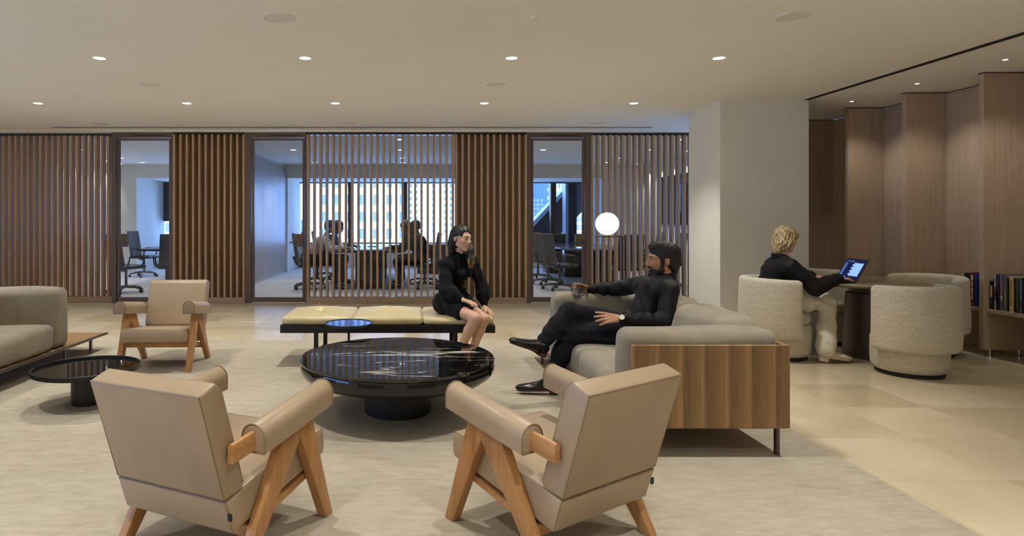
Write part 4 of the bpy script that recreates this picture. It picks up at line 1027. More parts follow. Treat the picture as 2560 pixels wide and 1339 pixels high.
        fs = np.concatenate(fs); fs = fs[(fs >= 0).all(1)]
        return vs, fs
    def build(s, name, mat, parent, h, wrinkle=None, cut=None, paint=None, relax=1):
        vs, fs = s.surface(h, wrinkle, cut)
        me = bpy.data.meshes.new(name); off = np.array(parent.location)
        for _ in range(relax):                                            # light smoothing of the net
            e = np.concatenate([fs[:, [0, 1]], fs[:, [1, 2]], fs[:, [2, 3]], fs[:, [3, 0]]]); sm = np.zeros_like(vs); ct = np.zeros(len(vs))
            for i in range(3): sm[:, i] = np.bincount(e[:, 0], vs[e[:, 1], i], len(vs))+np.bincount(e[:, 1], vs[e[:, 0], i], len(vs))
            ct = np.bincount(e[:, 0], minlength=len(vs))+np.bincount(e[:, 1], minlength=len(vs))
            vs = 0.5*vs+0.5*sm/np.maximum(ct, 1)[:, None]
        tri=vs[fs[:, :3]]-vs.mean(0)
        if (np.cross(tri[:,1]-tri[:,0],tri[:,2]-tri[:,0])*tri[:,0]).sum() < 0: fs = fs[:, ::-1].copy()
        me.vertices.add(len(vs)); me.vertices.foreach_set('co', (vs-off).ravel().astype(np.float32))
        me.loops.add(fs.size); me.loops.foreach_set('vertex_index', fs.ravel().astype(np.int32))
        me.polygons.add(len(fs)); me.polygons.foreach_set('loop_start', np.arange(0, fs.size, 4, dtype=np.int32))
        for m in (mat if isinstance(mat, list) else [mat]): me.materials.append(MATS[m])
        if paint is not None: me.polygons.foreach_set('material_index', paint(vs[fs].mean(1)).astype(np.int32))
        me.update(calc_edges=True); me.validate(); me.shade_smooth()
        o = link(name, me, None, parent)
        return o
def folds(amp, f, seed=0):
    r = np.random.RandomState(seed); K = r.normal(size=(5, 3))*f; ph = r.uniform(0, 6.28, 5)
    def fld(X, Y, Z):
        w1 = 1.6*np.sin(K[3, 0]*.5*X+K[3, 1]*.5*Y+K[3, 2]*.5*Z+ph[3]); w2 = 1.6*np.sin(K[4, 1]*.5*X+K[4, 2]*.5*Y+K[4, 0]*.5*Z+ph[4])
        a = np.sin(K[0, 0]*X+K[0, 1]*Y+K[0, 2]*Z+ph[0]+w1); b2 = np.sin(K[1, 0]*1.6*X+K[1, 1]*1.6*Y+K[1, 2]*1.6*Z+ph[1]+w2)
        return amp*(0.9*(np.abs(a)-.6)*2+0.5*b2)
    return fld
def frame(fwd, up=(0, 0, 1)):
    f = np.array(fwd, float); f /= np.linalg.norm(f); u = np.array(up, float); u -= f*(f@u); u /= np.linalg.norm(u); s_ = np.cross(u, f)
    return np.stack([f, s_, u])                 # rows: forward, left side, up
def head_flesh(b, c, F, sc=1.0, male=False):
    P = lambda f, s_, u: np.array(c)+sc*(F[0]*f+F[1]*s_+F[2]*u)
    b.grp(150/sc)
    b.ell(P(-0.012, 0, 0.032), np.array((0.098, 0.074, 0.084))*sc, F)
    b.ell(P(0.030, 0, -0.018), np.array((0.062, 0.058, 0.078))*sc, F)
    jw = 0.050 if male else 0.044
    for s_ in (-1, 1):
        b.cap(P(0.002, s_*jw, -0.055), P(0.060, s_*0.014, -0.095), 0.022*sc, 0.017*sc)
        b.ell(P(0.054, s_*0.036, -0.020), np.array((0.030, 0.026, 0.028))*sc, F)
        b.cap(P(0.082, s_*0.012, 0.026), P(0.070, s_*0.044, 0.024), 0.010*sc, 0.009*sc)
    b.ell(P(0.072, 0, -0.094), np.array((0.020, 0.022, 0.018))*sc, F)
    b.ell(P(0.074, 0, -0.055), np.array((0.022, 0.030, 0.030))*sc, F)
    b.grp(420/sc)
    b.cap(P(0.088, 0, 0.016), P(0.108, 0, -0.026), 0.008*sc, 0.0115*sc)
    for s_ in (-1, 1):
        b.cap(P(0.087, s_*0.018, 0.0105), P(0.084, s_*0.043, 0.0105), 0.0052*sc, 0.0048*sc); b.cap(P(0.084, s_*0.020, -0.0085), P(0.081, s_*0.042, -0.0075), 0.0045*sc)
    for s_ in (-1, 1): b.ell(P(0.099, s_*0.011, -0.031), np.array((0.010, 0.008, 0.007))*sc, F)
    b.ell(P(0.0895, 0, -0.0585), np.array((0.0085, 0.021, 0.0048))*sc, F); b.ell(P(0.0885, 0, -0.0685), np.array((0.0085, 0.018, 0.0055))*sc, F)
    for s_ in (-1, 1):
        b.ell(P(-0.012, s_*0.0765, -0.006), np.array((0.016, 0.007, 0.027))*sc, F)
        b.carve(P(-0.004, s_*0.088, 0.0), np.array((0.008, 0.006, 0.016))*sc, F)
        b.carve(P(0.097, s_*0.031, 0.003), np.array((0.016, 0.017, 0.0075))*sc, F)
    return P
def face_parts(body, P, F, sc, off, brow, ew=0.004):
    for s_ in (-1, 1):
        e = B(); q = P(0.078, s_*0.031, 0.004)-off; e.ball(tuple(q), 0.0128*sc, 14, 10); ey = e.build('eye', 'eye_white', body, smooth=180)
        q = P(0.0855, s_*0.031, 0.004)-off; e = B(); e.ball(tuple(q), 0.0066*sc, 12, 8); e.build('iris', 'iris', ey, smooth=180)
        p = [tuple(P(f, s_*u, v)-off) for f, u, v in ((0.0925, 0.014, 0.024), (0.0905, 0.030, 0.030), (0.079, 0.047, 0.026))]
        B().tube(p, [ew*sc, ew*sc*1.1, ew*0.6*sc], 6).build('eyebrow', brow, body)
        p = [tuple(P(f, s_*u, v)-off) for f, u, v in ((0.0900, 0.019, 0.005), (0.0915, 0.031, 0.0085), (0.085, 0.044, 0.005))]
        B().tube(p, 0.0016*sc, 5).build('eyelash', 'iris', body)
def hand_flesh(b, wrist, fdir, palm, sc=1.0, side=1, curl=(0.3, 0.35, 0.4, 0.45), spread=0.10, thumb=(0.75, 0.35), bend=None):
    """fdir: wrist to knuckles; palm: direction the palm faces; side=+1 puts the thumb on cross(fdir,palm)"""
    f = np.array(fdir, float); f /= np.linalg.norm(f); p = np.array(palm, float); p -= f*(f@p); p /= np.linalg.norm(p); l = np.cross(f, p)*side
    w = np.array(wrist, float); b.grp(330/sc); tips = []
    for i in range(4):
        o = (1.5-i)*0.0195*sc; ln = (0.079, 0.083, 0.079, 0.072)[i]*sc
        k = w+f*ln+l*o*1.05; b.cap(w+l*o*0.6+f*0.012*sc, k, 0.0135*sc, 0.0105*sc)
        fd = f*math.cos(spread*(1.5-i))+l*math.sin(spread*(1.5-i)); a = 0.0; pt = k
        for j, (L, r0, r1) in enumerate(((0.040, .0098, .0088), (0.026, .0088, .0080), (0.021, .0080, .0068))):
            a += curl[i]*(0.8, 1.1, 0.8)[j]; L2 = L*(0.93, 1.0, 0.96, 0.80)[i]*sc
            nx = pt+(fd*math.cos(a)+p*math.sin(a))*L2; b.cap(pt, nx, r0*sc, r1*sc); pt = nx
        tips.append(pt)
    t0 = w+f*0.018*sc+l*0.020*sc+p*0.006*sc; a, c_ = thumb
    d1 = f*math.cos(a)+l*math.sin(a)+p*c_; d1 /= np.linalg.norm(d1); t1 = t0+d1*0.044*sc
    d2 = d1+f*0.35; d2 /= np.linalg.norm(d2); t2 = t1+d2*0.032*sc; t3 = t2+(d2+f*0.2)/np.linalg.norm(d2+f*0.2)*0.024*sc
    b.cap(t0, t1, 0.0165*sc, 0.0125*sc); b.cap(t1, t2, 0.0115*sc, 0.0102*sc); b.cap(t2, t3, 0.0102*sc, 0.0082*sc); tips.append(t3)
    return tips
def body_flesh(J, sc=1.0, female=True):
    b = Flesh(); b.grp(75)
    b.cap(J['hipL'], J['hipR'], 0.105*sc); b.cap(J['pelvis'], J['waist'], 0.108*sc, 0.10*sc)
    b.cap(J['waist'], J['chest'], 0.10*sc, 0.112*sc)
    m = lambda a, c, t: a*(1-t)+c*t
    b.cap(m(J['shL'], J['chest'], .45), m(J['shR'], J['chest'], .45), 0.085*sc)
    for S in 'LR':
        b.cap(J['neck'], J['sh'+S], 0.045*sc, 0.052*sc)
    b.grp(110)
    b.cap(J['neck'], J['head'], 0.050*sc, 0.047*sc)
    for S in 'LR':
        b.chain([J['sh'+S], J['el'+S]], [0.050*sc, 0.039*sc])
        f1 = m(J['el'+S], J['wr'+S], .3); b.chain([J['el'+S], f1, J['wr'+S]], [0.037*sc, 0.040*sc, 0.0255*sc])
        b.chain([J['hip'+S], J['kn'+S]], [0.088*sc, 0.056*sc])
        c1 = m(J['kn'+S], J['an'+S], .30)+np.array(J.get('calf'+S, (0, 0, 0))); b.chain([J['kn'+S], c1, J['an'+S]], [0.052*sc, 0.054*sc, 0.034*sc])
        b.cap(J['an'+S], J['toe'+S]*0.45+J['an'+S]*0.55-V(0, 0, 0.012), 0.030*sc, 0.024*sc)
    return b
lerp = lambda a, b_, t: a*(1-t)+b_*t
def shoe(parent, heel, toe, up, side_mat, sole_mat, w=0.042, heel_h=0.022, name='shoe', pointed=1.0, lace=True):
    heel, toe, up = V(*heel), V(*toe), V(*up); d = toe-heel; L = np.linalg.norm(d); d /= L; up = up-d*(d@up); up /= np.linalg.norm(up); s_ = np.cross(up, d)
    F = np.stack([d, s_, up]); P = lambda f, s2, u: heel+d*f+s_*s2+up*u
    b = Flesh().grp(90)
    b.ell(P(0.045, 0, 0.050), (0.050, w*0.86, 0.040), F); b.ell(P(0.12, 0, 0.045), (0.09, w*0.86, 0.032), F)
    b.ell(P(L*0.70, 0, 0.036), (0.085, w*1.0, 0.022), F); b.ell(P(L*0.86, 0, 0.032), (0.050*pointed, w*0.68, 0.016), F)
    b.cap(P(0.05, 0, 0.06), P(0.11, 0, 0.068), 0.032, 0.020)
    fl = lambda X, Y, Z: 0.018-((X-heel[0])*up[0]+(Y-heel[1])*up[1]+(Z-heel[2])*up[2])
    sh = b.build(name, side_mat, parent, 0.005, None, fl)
    off = np.array(parent.location); S = B(); o = []
    for i in range(24):
        a = 2*PI*i/24; f = L/2+L/2*math.cos(a)*1.0; ww = w*(0.86+0.16*math.cos(a-0.4))*abs(math.sin(a))**0.75*(1 if math.sin(a) > 0 else -1)
        o.append((f, ww))
    n = len(o); lo = [tuple(P(f, q, 0.010)-off) for f, q in o]; hi = [tuple(P(f, q, 0.022)-off) for f, q in o]
    S.raw(lo+hi, [tuple(range(n))[::-1], tuple(range(n, 2*n))]+[(i, (i+1) % n, n+(i+1) % n, n+i) for i in range(n)])
    S.build('sole', sole_mat, sh, smooth=40)
    H = B(); ho = [(0.0, 0), (0.01, w*0.7), (0.065, w*0.8), (0.065, -w*0.8), (0.01, -w*0.7)]; n = 5
    lo = [tuple(P(f, q, 0.010-heel_h)-off) for f, q in ho]; hi = [tuple(P(f, q, 0.012)-off) for f, q in ho]
    H.raw(lo+hi, [tuple(range(n))[::-1], tuple(range(n, 2*n))]+[(i, (i+1) % n, n+(i+1) % n, n+i) for i in range(n)])
    H.build('heel', sole_mat, sh, smooth=0)
    if lace:
        for k in range(3):
            f = 0.115+0.018*k; B().tube([tuple(P(f, -0.016, 0.078-0.006*k)-off), tuple(P(f+0.004, 0, 0.084-0.006*k)-off), tuple(P(f, 0.016, 0.078-0.006*k)-off)], 0.0025, 5).build('lace', side_mat, sh)
    return sh

# ---------------------------------------------------------------- woman on the bench
p = thing('person', 'person with long dark hair in a short black dress sitting on the cream bench', 'person', (0.36, 5.77, 0))
off = np.array(p.location)
J = dict(pelvis=V(.36,5.79,.55), hipR=V(.285,5.74,.54), hipL=V(.44,5.81,.54), waist=V(.375,5.81,.68), chest=V(.405,5.80,.82), neck=V(.432,5.775,.955),
         head=V(.438,5.745,1.055), shR=V(.285,5.71,.905), shL=V(.565,5.865,.910), elR=V(.300,5.62,.675), wrR=V(.435,5.50,.602), elL=V(.645,5.83,.67), wrL=V(.655,5.735,.515),
         knR=V(.540,5.345,.462), knL=V(.618,5.41,.445), anR=V(.375,5.46,.10), anL=V(.505,5.50,.10), toeR=V(.46,5.30,.03), toeL=V(.585,5.34,.03),
         calfR=(-.005,.02,0), calfL=(-.005,.02,0))
b = body_flesh(J, 0.82)
F = frame((.70, -.71, -.10), (0.06, 0.0, 1)); hc = V(.442, 5.722, 1.137)
P = head_flesh(b, hc, F, 0.97)
hand_flesh(b, J['wrR'], (.74, -.46, -.16), (-.20, .1, -1), 0.92, 1, (.22, .26, .28, .3), 0.05, (0.6, 0.2))
hand_flesh(b, J['wrL'], (.50, -.72, -.42), (-.1, -.35, -1), 0.92, -1, (.18, .2, .24, .28), 0.07, (0.5, 0.2))
def paint1(c):
    q = (c-hc)@F.T; m = np.zeros(len(c)); m[(q[:, 0] > .0875) & (abs(q[:, 1]) < .020-abs(q[:, 2]+.063)*.7) & (q[:, 2] < -.0525) & (q[:, 2] > -.0735)] = 1; return m
body = b.build('body', ['skin_light', 'lip'], p, 0.0042, paint=paint1)
face_parts(body, P, F, 0.97, off, 'hair_black', 0.003)
g = Flesh().grp(60)
g.cap(J['hipR'], J['hipL'], .098).cap(J['pelvis'], J['waist'], .098, .082).cap(J['waist'], J['chest'], .084, .102)
g.cap(lerp(J['shL'], J['chest'], .4), lerp(J['shR'], J['chest'], .4), .094); g.ell(J['chest']+V(.05, -.085, -.01), (.075, .06, .05))
for S in 'LR':
    g.cap(J['neck']-V(0, 0, .015), J['sh'+S], .050, .050)
    g.cap(J['hip'+S], lerp(J['hip'+S], J['kn'+S], .52), .094, .082)
g.grp(90); g.cap(J['neck']-V(0, 0, .02), J['neck']+V(.002, -.008, .025), .058, .052)
for S in 'LR':
    m = lerp(J['sh'+S], J['el'+S], .5); f1 = lerp(J['el'+S], J['wr'+S], .4); f2 = lerp(J['el'+S], J['wr'+S], .86)
    g.chain([J['sh'+S], m, J['el'+S], f1, f2], [.040, .050, .060, .062, .034])
dr = g.build('dress', 'black_knit', p, 0.006, folds(.0050, 26, 3))
w0 = J['waist']-V(0, 0, .02); pts = [tuple(w0-off+V(.107*math.cos(a), .10*math.sin(a), .004*math.sin(3*a))) for a in [2*PI*i/28 for i in range(28)]]
B().tube(pts, .011, 8, True).build('belt', 'black_knit', dr)
h = Flesh().grp(140)
Q = P
h.ell(Q(-.014, 0, .040), (.103, .083, .088), F); h.ell(Q(-.045, 0, -.01), (.070, .080, .085), F)
h.chain([Q(.045, .070, .045), Q(.035, .082, -.02), hc+V(.078, -.03, -.11), hc+V(.085, -.055, -.19), hc+V(.070, -.075, -.262)], [.020, .026, .032, .032, .010])
h.chain([Q(-.02, .080, .0), hc+V(.085, .01, -.12), hc+V(.095, -.02, -.20), hc+V(.095, -.05, -.268)], [.028, .030, .026, .008])
h.chain([Q(-.06, -.045, .0), Q(-.078, -.040, -.07), Q(-.085, -.02, -.14), Q(-.08, .0, -.20)], [.040, .036, .030, .02])
h.carve(Q(.108, -.014, -.012), (.066, .072, .082), F); h.carve(Q(.040, -.088, -.030), (.066, .040, .064), F); h.carve(Q(.085, -.03, .035), (.035, .035, .040), F)
kx = F[1]; wv = lambda X, Y, Z: .0022*np.sin(260*(X*.8+Y*.5)+9*np.sin(9*Z))
h.build('hair', ['hair_black', 'hair_tips'], p, 0.005, wv, paint=lambda c: ((c[:, 2] < .955+.02*np.sin(c[:, 0]*300)) & (c[:, 0] > .49)).astype(int))
B().tube([tuple(J['wrL']-off+V(.03*math.cos(a), .022*math.sin(a), -.012*math.sin(a))) for a in [2*PI*i/20 for i in range(20)]], .0028, 6, True).build('bracelet', 'black_plastic', p)
for S in 'LR':
    d = J['toe'+S]-J['an'+S]; d[2] = 0; d /= np.linalg.norm(d)
    hl = J['an'+S]-d*.055; shoe(p, (hl[0], hl[1], .022), tuple(hl+d*.235+V(0, 0, -hl[2]+.012)), (0, 0, 1), 'shoe_black', 'shoe_black', .036, .010, 'shoe', .9, False)

# ---------------------------------------------------------------- bearded man on the sofa
p = thing('person', 'bearded person in black shirt and dark trousers on the sofa, legs crossed', 'person', (1.68, 4.66, 0)); off = np.array(p.location)
J = dict(pelvis=V(1.665,4.66,.505), hipL=V(1.65,4.57,.492), hipR=V(1.65,4.76,.495), waist=V(1.755,4.665,.625), chest=V(1.825,4.67,.755), neck=V(1.895,4.68,.875), head=V(1.885,4.69,.955),
         shL=V(1.845,4.50,.795), shR=V(1.775,4.85,.800), elL=V(1.790,4.415,.585), wrL=V(1.468,4.455,.600), elR=V(1.665,5.13,.742), wrR=V(1.445,5.17,.730),
         knL=V(1.165,4.59,.462), anL=V(1.015,4.640,.115), toeL=V(.80,4.66,.03), knR=V(1.165,4.64,.610), anR=V(.915,4.53,.392), toeR=V(.70,4.50,.43))
b = body_flesh(J, 1.0, False)
F = frame((-1, .10, .02)); hc = V(1.878, 4.70, .998); P = head_flesh(b, hc, F, 1.06, True)
tipsL = hand_flesh(b, J['wrL'], (-1, .02, .06), (.05, .80, -.6), 1.0, -1, (.16, .20, .24, .28), 0.16, (0.55, 0.5))
hand_flesh(b, J['wrR'], (-1, -.06, .10), (-.1, -1, -.05), 1.0, 1, (.55, .6, .62, .66), 0.05, (0.35, 0.75))
def paint2(c):
    q = (c-hc)@F.T/1.06; f, s_, u = q[:, 0], np.abs(q[:, 1]), q[:, 2]
    m = np.zeros(len(c)); nz = .004*np.sin(c[:, 0]*190+c[:, 2]*120)
    jaw = (f > .012) & (u < -.060+nz-(f-.05)*.10) & (u > -.13) & (f < .11) & ((u < -.040) )
    must = (f > .078) & (s_ < .034) & (u < -.040) & (u > -.057)
    side = (f > .004) & (f < .034) & (s_ > .045) & (u < .01) & (u > -.09)
    m[jaw | must | side] = 1; m[(f > .090) & (s_ < .018) & (u < -.0585) & (u > -.0725)] = 2
    return m
body = b.build('body', ['skin_tan', 'beard', 'lip_tan'], p, 0.0042, paint=paint2)
face_parts(body, P, F, 1.06, off, 'hair_black', 0.0048)
for i, tp in enumerate(tipsL[:4]):
    d = V(-1, 0, 0); B().ball(tuple(tp+V(.0, -.0045, .003)-off), (.0065, .0035, .005), 8, 6).build('fingernail', 'nail', body, smooth=180)
bd = Flesh().grp(170)
q = lambda f, s_, u: hc+1.06*(F[0]*f+F[1]*s_+F[2]*u)
for s_ in (-1, 1):
    bd.cap(q(.020, s_*.050, -.058), q(.064, s_*.016, -.100), .020, .020); bd.cap(q(.086, s_*.004, -.047), q(.078, s_*.026, -.060), .0075, .008); bd.cap(q(.078, s_*.026, -.060), q(.070, s_*.022, -.088), .009, .012)
bd.ell(q(.078, 0, -.098), (.022, .024, .020), F)
bd.build('beard', 'beard', p, 0.004, folds(.0008, 300, 5))
g = Flesh().grp(60)
g.cap(J['pelvis']+V(.01, 0, .04), J['waist'], .122, .122).cap(J['waist'], J['chest'], .122, .130)
g.cap(lerp(J['shL'], J['chest'], .42), lerp(J['shR'], J['chest'], .42), .100)
for S in 'LR': g.cap(J['neck']-V(-.005, 0, .03), J['sh'+S], .060, .068)
g.grp(85)
for S in 'LR':
    g.chain([J['sh'+S], lerp(J['sh'+S], J['el'+S], .55), J['el'+S], lerp(J['el'+S], J['wr'+S], .45), lerp(J['el'+S], J['wr'+S], .93)], [.066, .060, .056, .050, .038])
sh = g.build('shirt', 'black_shirt', p, 0.006, folds(.0045, 21, 11))
c0 = J['neck']+V(-.008, 0, -.002); ring = []
for i in range(26):
    a = PI*0.12+(2*PI-PI*.24)*i/25+PI; ring.append((math.cos(a), math.sin(a)))
cl = B(); lo, mid, hi = [], [], []
for cx_, cy_ in ring: lo.append(tuple(c0+V(.074*cx_, .074*cy_, -.020-.012*cx_*-1)-off)); hi.append(tuple(c0+V(.058*cx_, .062*cy_, .034+.016*cx_)-off)); mid.append(tuple(c0+V(.072*cx_, .076*cy_, .030+.014*cx_)-off))
n = len(ring); fs = [(i, i+1, n+i+1, n+i) for i in range(n-1)]+[(n+i, n+i+1, 2*n+i+1, 2*n+i) for i in range(n-1)]
ob = cl.raw(lo+hi+mid, fs); ob = ob.build('collar', 'black_shirt', sh, smooth=60)
md = ob.modifiers.new('thick', 'SOLIDIFY'); md.thickness = .004
for (x, y, z) in ((1.722, 4.567, .872-.03), (1.700, 4.560, .785), (1.640, 4.555, .700)):
    B().ball((x-off[0], y-off[1], z), (.005, .004, .005), 8, 6).build('button', 'gunmetal', sh, smooth=180)
g = Flesh().grp(70)
g.cap(J['hipL'], J['hipR'], .112).cap(J['pelvis'], J['pelvis']+V(.03, 0, .05), .112)
for S in 'LR':
    e = .80 if S == 'R' else .88
    g.chain([J['hip'+S], lerp(J['hip'+S], J['kn'+S], .5), J['kn'+S]], [.098, .086, .074])
    g.chain([J['kn'+S], lerp(J['kn'+S], J['an'+S], .4), lerp(J['kn'+S], J['an'+S], e)], [.072, .070, .056])
g.build('trousers', 'navy_trouser', p, 0.006, folds(.0040, 24, 21))
for S in 'LR':
    sk = Flesh().grp(90); sk.cap(lerp(J['kn'+S], J['an'+S], .70), J['an'+S]+V(0, 0, -.01), .046, .044); sk.cap(J['an'+S]+V(0, 0, -.01), lerp(J['an'+S], J['toe'+S], .3)-V(0, 0, .012), .042, .030); sk.build('sock', 'navy_trouser', p, 0.005)
shoe(p, (1.075, 4.635, .031), (.775, 4.665, .020), (0, 0, 1), 'shoe_black', 'shoe_sole', .044, .020)
shoe(p, (.965, 4.535, .318), (.690, 4.485, .412), (.34, 0, 1), 'shoe_black', 'shoe_sole', .044, .022)
h = Flesh().grp(140)
h.ell(P(-.018, 0, .056), (.112, .088, .088), F); h.ell(P(-.055, 0, .0), (.068, .080, .085), F); h.ell(P(.045, 0, .098), (.058, .062, .040), F)
h.cap(P(-.07, 0, -.05), P(-.072, 0, -.075), .045, .035)
for s_ in (-1, 1): h.cap(P(.026, s_*.070, .03), P(.020, s_*.068, -.03), .014, .008)
h.carve(P(.105, 0, -.018), (.058, .10, .078), F)
for s_ in (-1, 1): h.carve(P(-.004, s_*.088, -.018), (.030, .026, .044), F); h.carve(P(.06, s_*.08, -.03), (.045, .03, .07), F)
h.build('hair', 'hair_curly', p, 0.005, folds(.0034, 150, 8))
w = J['wrL']+V(.012, 0, 0)
B().tube([tuple(w-off+V(.004*math.sin(a), .034*math.cos(a), .030*math.sin(a))) for a in [2*PI*i/20 for i in range(20)]], .006, 8, True).build('watch_strap', 'shoe_sole', p)
B().cone(tuple(w-off+V(0, -.028, .012)), tuple(w-off+V(-.002, -.040, .018)), .019, .018, 20).build('watch_face', 'dial', p)
fr = J['wrL']+V(-.108, -.006, -.0125); 
B().tube([tuple(fr-off+V(0, .0105*math.cos(a), .0105*math.sin(a))) for a in [2*PI*i/16 for i in range(16)]], .0018, 6, True).build('ring', 'brass', p)

# crystal tumbler in his far hand
t = thing('tumbler', 'cut crystal tumbler of water held over the sofa arm', 'glass', (1.342, 5.105, 0.690))
prof = [(0.038, 0.0), (0.040, 0.004), (0.0415, 0.03), (0.0425, 0.06), (0.0435, 0.098), (0.0405, 0.098), (0.0385, 0.06), (0.037, 0.022), (0.002, 0.020)]
gb = B(); seg = 36; vs = []; fs = []
for i, (r, z) in enumerate(prof):
    for k in range(seg):
        a = 2*PI*k/seg; rr = r*(1+(0.045*(1 if (k+(int(z/0.014))) % 2 else -1) if i in (1, 2, 3) else 0)); vs.append((rr*math.cos(a), rr*math.sin(a), z))
for i in range(len(prof)-1):
    for k in range(seg): fs.append((i*seg+k, i*seg+(k+1) % seg, (i+1)*seg+(k+1) % seg, (i+1)*seg+k))
fs += [tuple(range(seg))[::-1], tuple(range((len(prof)-1)*seg, len(prof)*seg))]
gb.raw(vs, fs).build('glass_wall', 'crystal', t, smooth=20)

# ---------------------------------------------------------------- blonde woman at the work table
p = thing('person', 'blonde person in black blazer and white trousers typing on a laptop', 'person', (3.45, 5.94, 0)); off = np.array(p.location)
J = dict(pelvis=V(3.44,5.94,.545), hipR=V(3.46,5.85,.54), hipL=V(3.46,6.03,.54), waist=V(3.43,5.94,.67), chest=V(3.46,5.94,.80), neck=V(3.505,5.94,.945), head=V(3.53,5.94,1.04),
         shR=V(3.50,5.77,.875), shL=V(3.52,6.11,.875), elR=V(3.665,5.685,.690), wrR=V(3.935,5.775,.765), elL=V(3.66,6.18,.72), wrL=V(3.86,6.05,.765),
         knR=V(3.885,5.85,.545), knL=V(3.895,5.99,.55), anR=V(3.775,5.71,.10), anL=V(3.84,5.95,.10), toeR=V(3.98,5.70,.03), toeL=V(4.02,5.98,.03))
b = body_flesh(J, 0.92)
F = frame((.95, .26, -.20)); hc = V(3.545, 5.94, 1.120); P = head_flesh(b, hc, F, 0.98)
tr = hand_flesh(b, J['wrR'], (1, .10, -.05), (0, 0, -1), 0.95, 1, (.26, .28, .3, .32), 0.06, (0.5, 0.2))
tl_ = hand_flesh(b, J['wrL'], (1, -.15, -.05), (0, 0, -1), 0.95, -1, (.3, .32, .34, .36), 0.06, (0.5, 0.2))
def paint3(c):
    q = (c-hc)@F.T; m = np.zeros(len(c)); m[(q[:, 0] > .0875) & (abs(q[:, 1]) < .020-abs(q[:, 2]+.063)*.7) & (q[:, 2] < -.0525) & (q[:, 2] > -.0735)] = 1; return m
body = b.build('body', ['skin_fair', 'lip'], p, 0.0042, paint=paint3); face_parts(body, P, F, 0.98, off, 'hair_tips', 0.003)
for tp in tr[:4]+tl_[:4]: B().ball(tuple(tp+V(.004, 0, .004)-off), (.006, .005, .003), 8, 6).build('fingernail', 'nail_red', body, smooth=180)
g = Flesh().grp(60)
g.cap(J['pelvis']+V(-.01, 0, .02), J['waist'], .122, .125).cap(J['waist'], J['chest'], .125, .130)
g.cap(lerp(J['shL'], J['chest'], .42), lerp(J['shR'], J['chest'], .42), .100)
for S in 'LR': g.cap(J['neck']-V(0.01, 0, .03), J['sh'+S], .058, .070)
g.grp(85)
for S in 'LR': g.chain([J['sh'+S], lerp(J['sh'+S], J['el'+S], .5), J['el'+S], lerp(J['el'+S], J['wr'+S], .5), lerp(J['el'+S], J['wr'+S], .93)], [.070, .068, .068, .062, .056])
bl = g.build('blazer', 'black_shirt', p, 0.006, folds(.0058, 26, 31))
c0 = J['neck']+V(-.004, 0, -.004); lo, hi, mid = [], [], []
for i in range(26):
    a = PI*.25+(2*PI-PI*.5)*i/25; cx_, cy_ = math.cos(a), math.sin(a)
    lo.append(tuple(c0+V(.088*cx_, .090*cy_, -.030-.02*cx_)-off)); hi.append(tuple(c0+V(.066*cx_, .066*cy_, .024-.030*cx_)-off)); mid.append(tuple(c0+V(.086*cx_, .088*cy_, .008-.03*cx_)-off))
n = 26; ob = B().raw(lo+hi+mid, [(i, i+1, n+i+1, n+i) for i in range(n-1)]+[(n+i, n+i+1, 2*n+i+1, 2*n+i) for i in range(n-1)]).build('collar', 'black_shirt', bl, smooth=60)
md = ob.modifiers.new('thick', 'SOLIDIFY'); md.thickness = .005
g = Flesh().grp(70); g.cap(J['hipL'], J['hipR'], .112)
for S in 'LR':
    g.chain([J['hip'+S], lerp(J['hip'+S], J['kn'+S], .5), J['kn'+S]], [.098, .086, .068])
    g.chain([J['kn'+S], lerp(J['kn'+S], J['an'+S], .5), lerp(J['kn'+S], J['an'+S], .94)], [.070, .072, .084])
g.build('trousers', 'white_trouser', p, 0.006, folds(.0050, 24, 41), cut=lambda X, Y, Z: .062-Z+0*X+0*Y)
h = Flesh().grp(130)
h.ell(P(-.016, 0, .040), (.110, .090, .092), F); h.ell(P(-.045, 0, -.03), (.080, .092, .095), F)
for s_ in (-1, 1): h.chain([P(.010, s_*.076, .04), P(-.030, s_*.084, -.03), P(-.040, s_*.076, -.10)], [.024, .024, .014])
h.chain([P(-.07, 0, -.05), P(-.075, 0, -.115)], [.06, .045])
for s_ in (-1, 1): h.chain([P(.050, s_*.02, .105), P(.076, s_*.046, .060), P(.062, s_*.068, .015)], [.016, .012, .007])
h.carve(P(.118, 0, -.045), (.075, .085, .082), F)
for s_ in (-1, 1): h.carve(P(.052, s_*.092, -.040), (.066, .050, .070), F); h.carve(P(.04, s_*.085, -.105), (.05, .05, .05), F)
h.build('hair', 'hair_blond', p, 0.005, lambda X, Y, Z: .0028*np.sin(210*X+160*Y+8*np.sin(14*Z)))
for s_ in (-1, 1):
    e0 = P(-.006, s_*.083, -.046)-off; B().tube([tuple(e0+F[0]*.009*math.cos(a)+F[2]*.011*math.sin(a)) for a in [2*PI*i/16 for i in range(16)]], .0022, 6, True).build('earring', 'brass', p)
fr = J['wrR']+V(.11, .018, .003); B().tube([tuple(fr-off+V(.002*math.cos(a), .0112*math.cos(a), .0112*math.sin(a))) for a in [2*PI*i/16 for i in range(16)]], .002, 6, True).build('ring', 'brass', p)
shoe(p, (3.715, 5.705, .044), (3.985, 5.70, .008), (0, 0, 1), 'shoe_cream', 'shoe_cream', .037, .034, 'shoe', 1.2, False)
shoe(p, (3.78, 5.95, .044), (4.05, 5.98, .008), (0, 0, 1), 'shoe_cream', 'shoe_cream', .037, .034, 'shoe', 1.2, False)

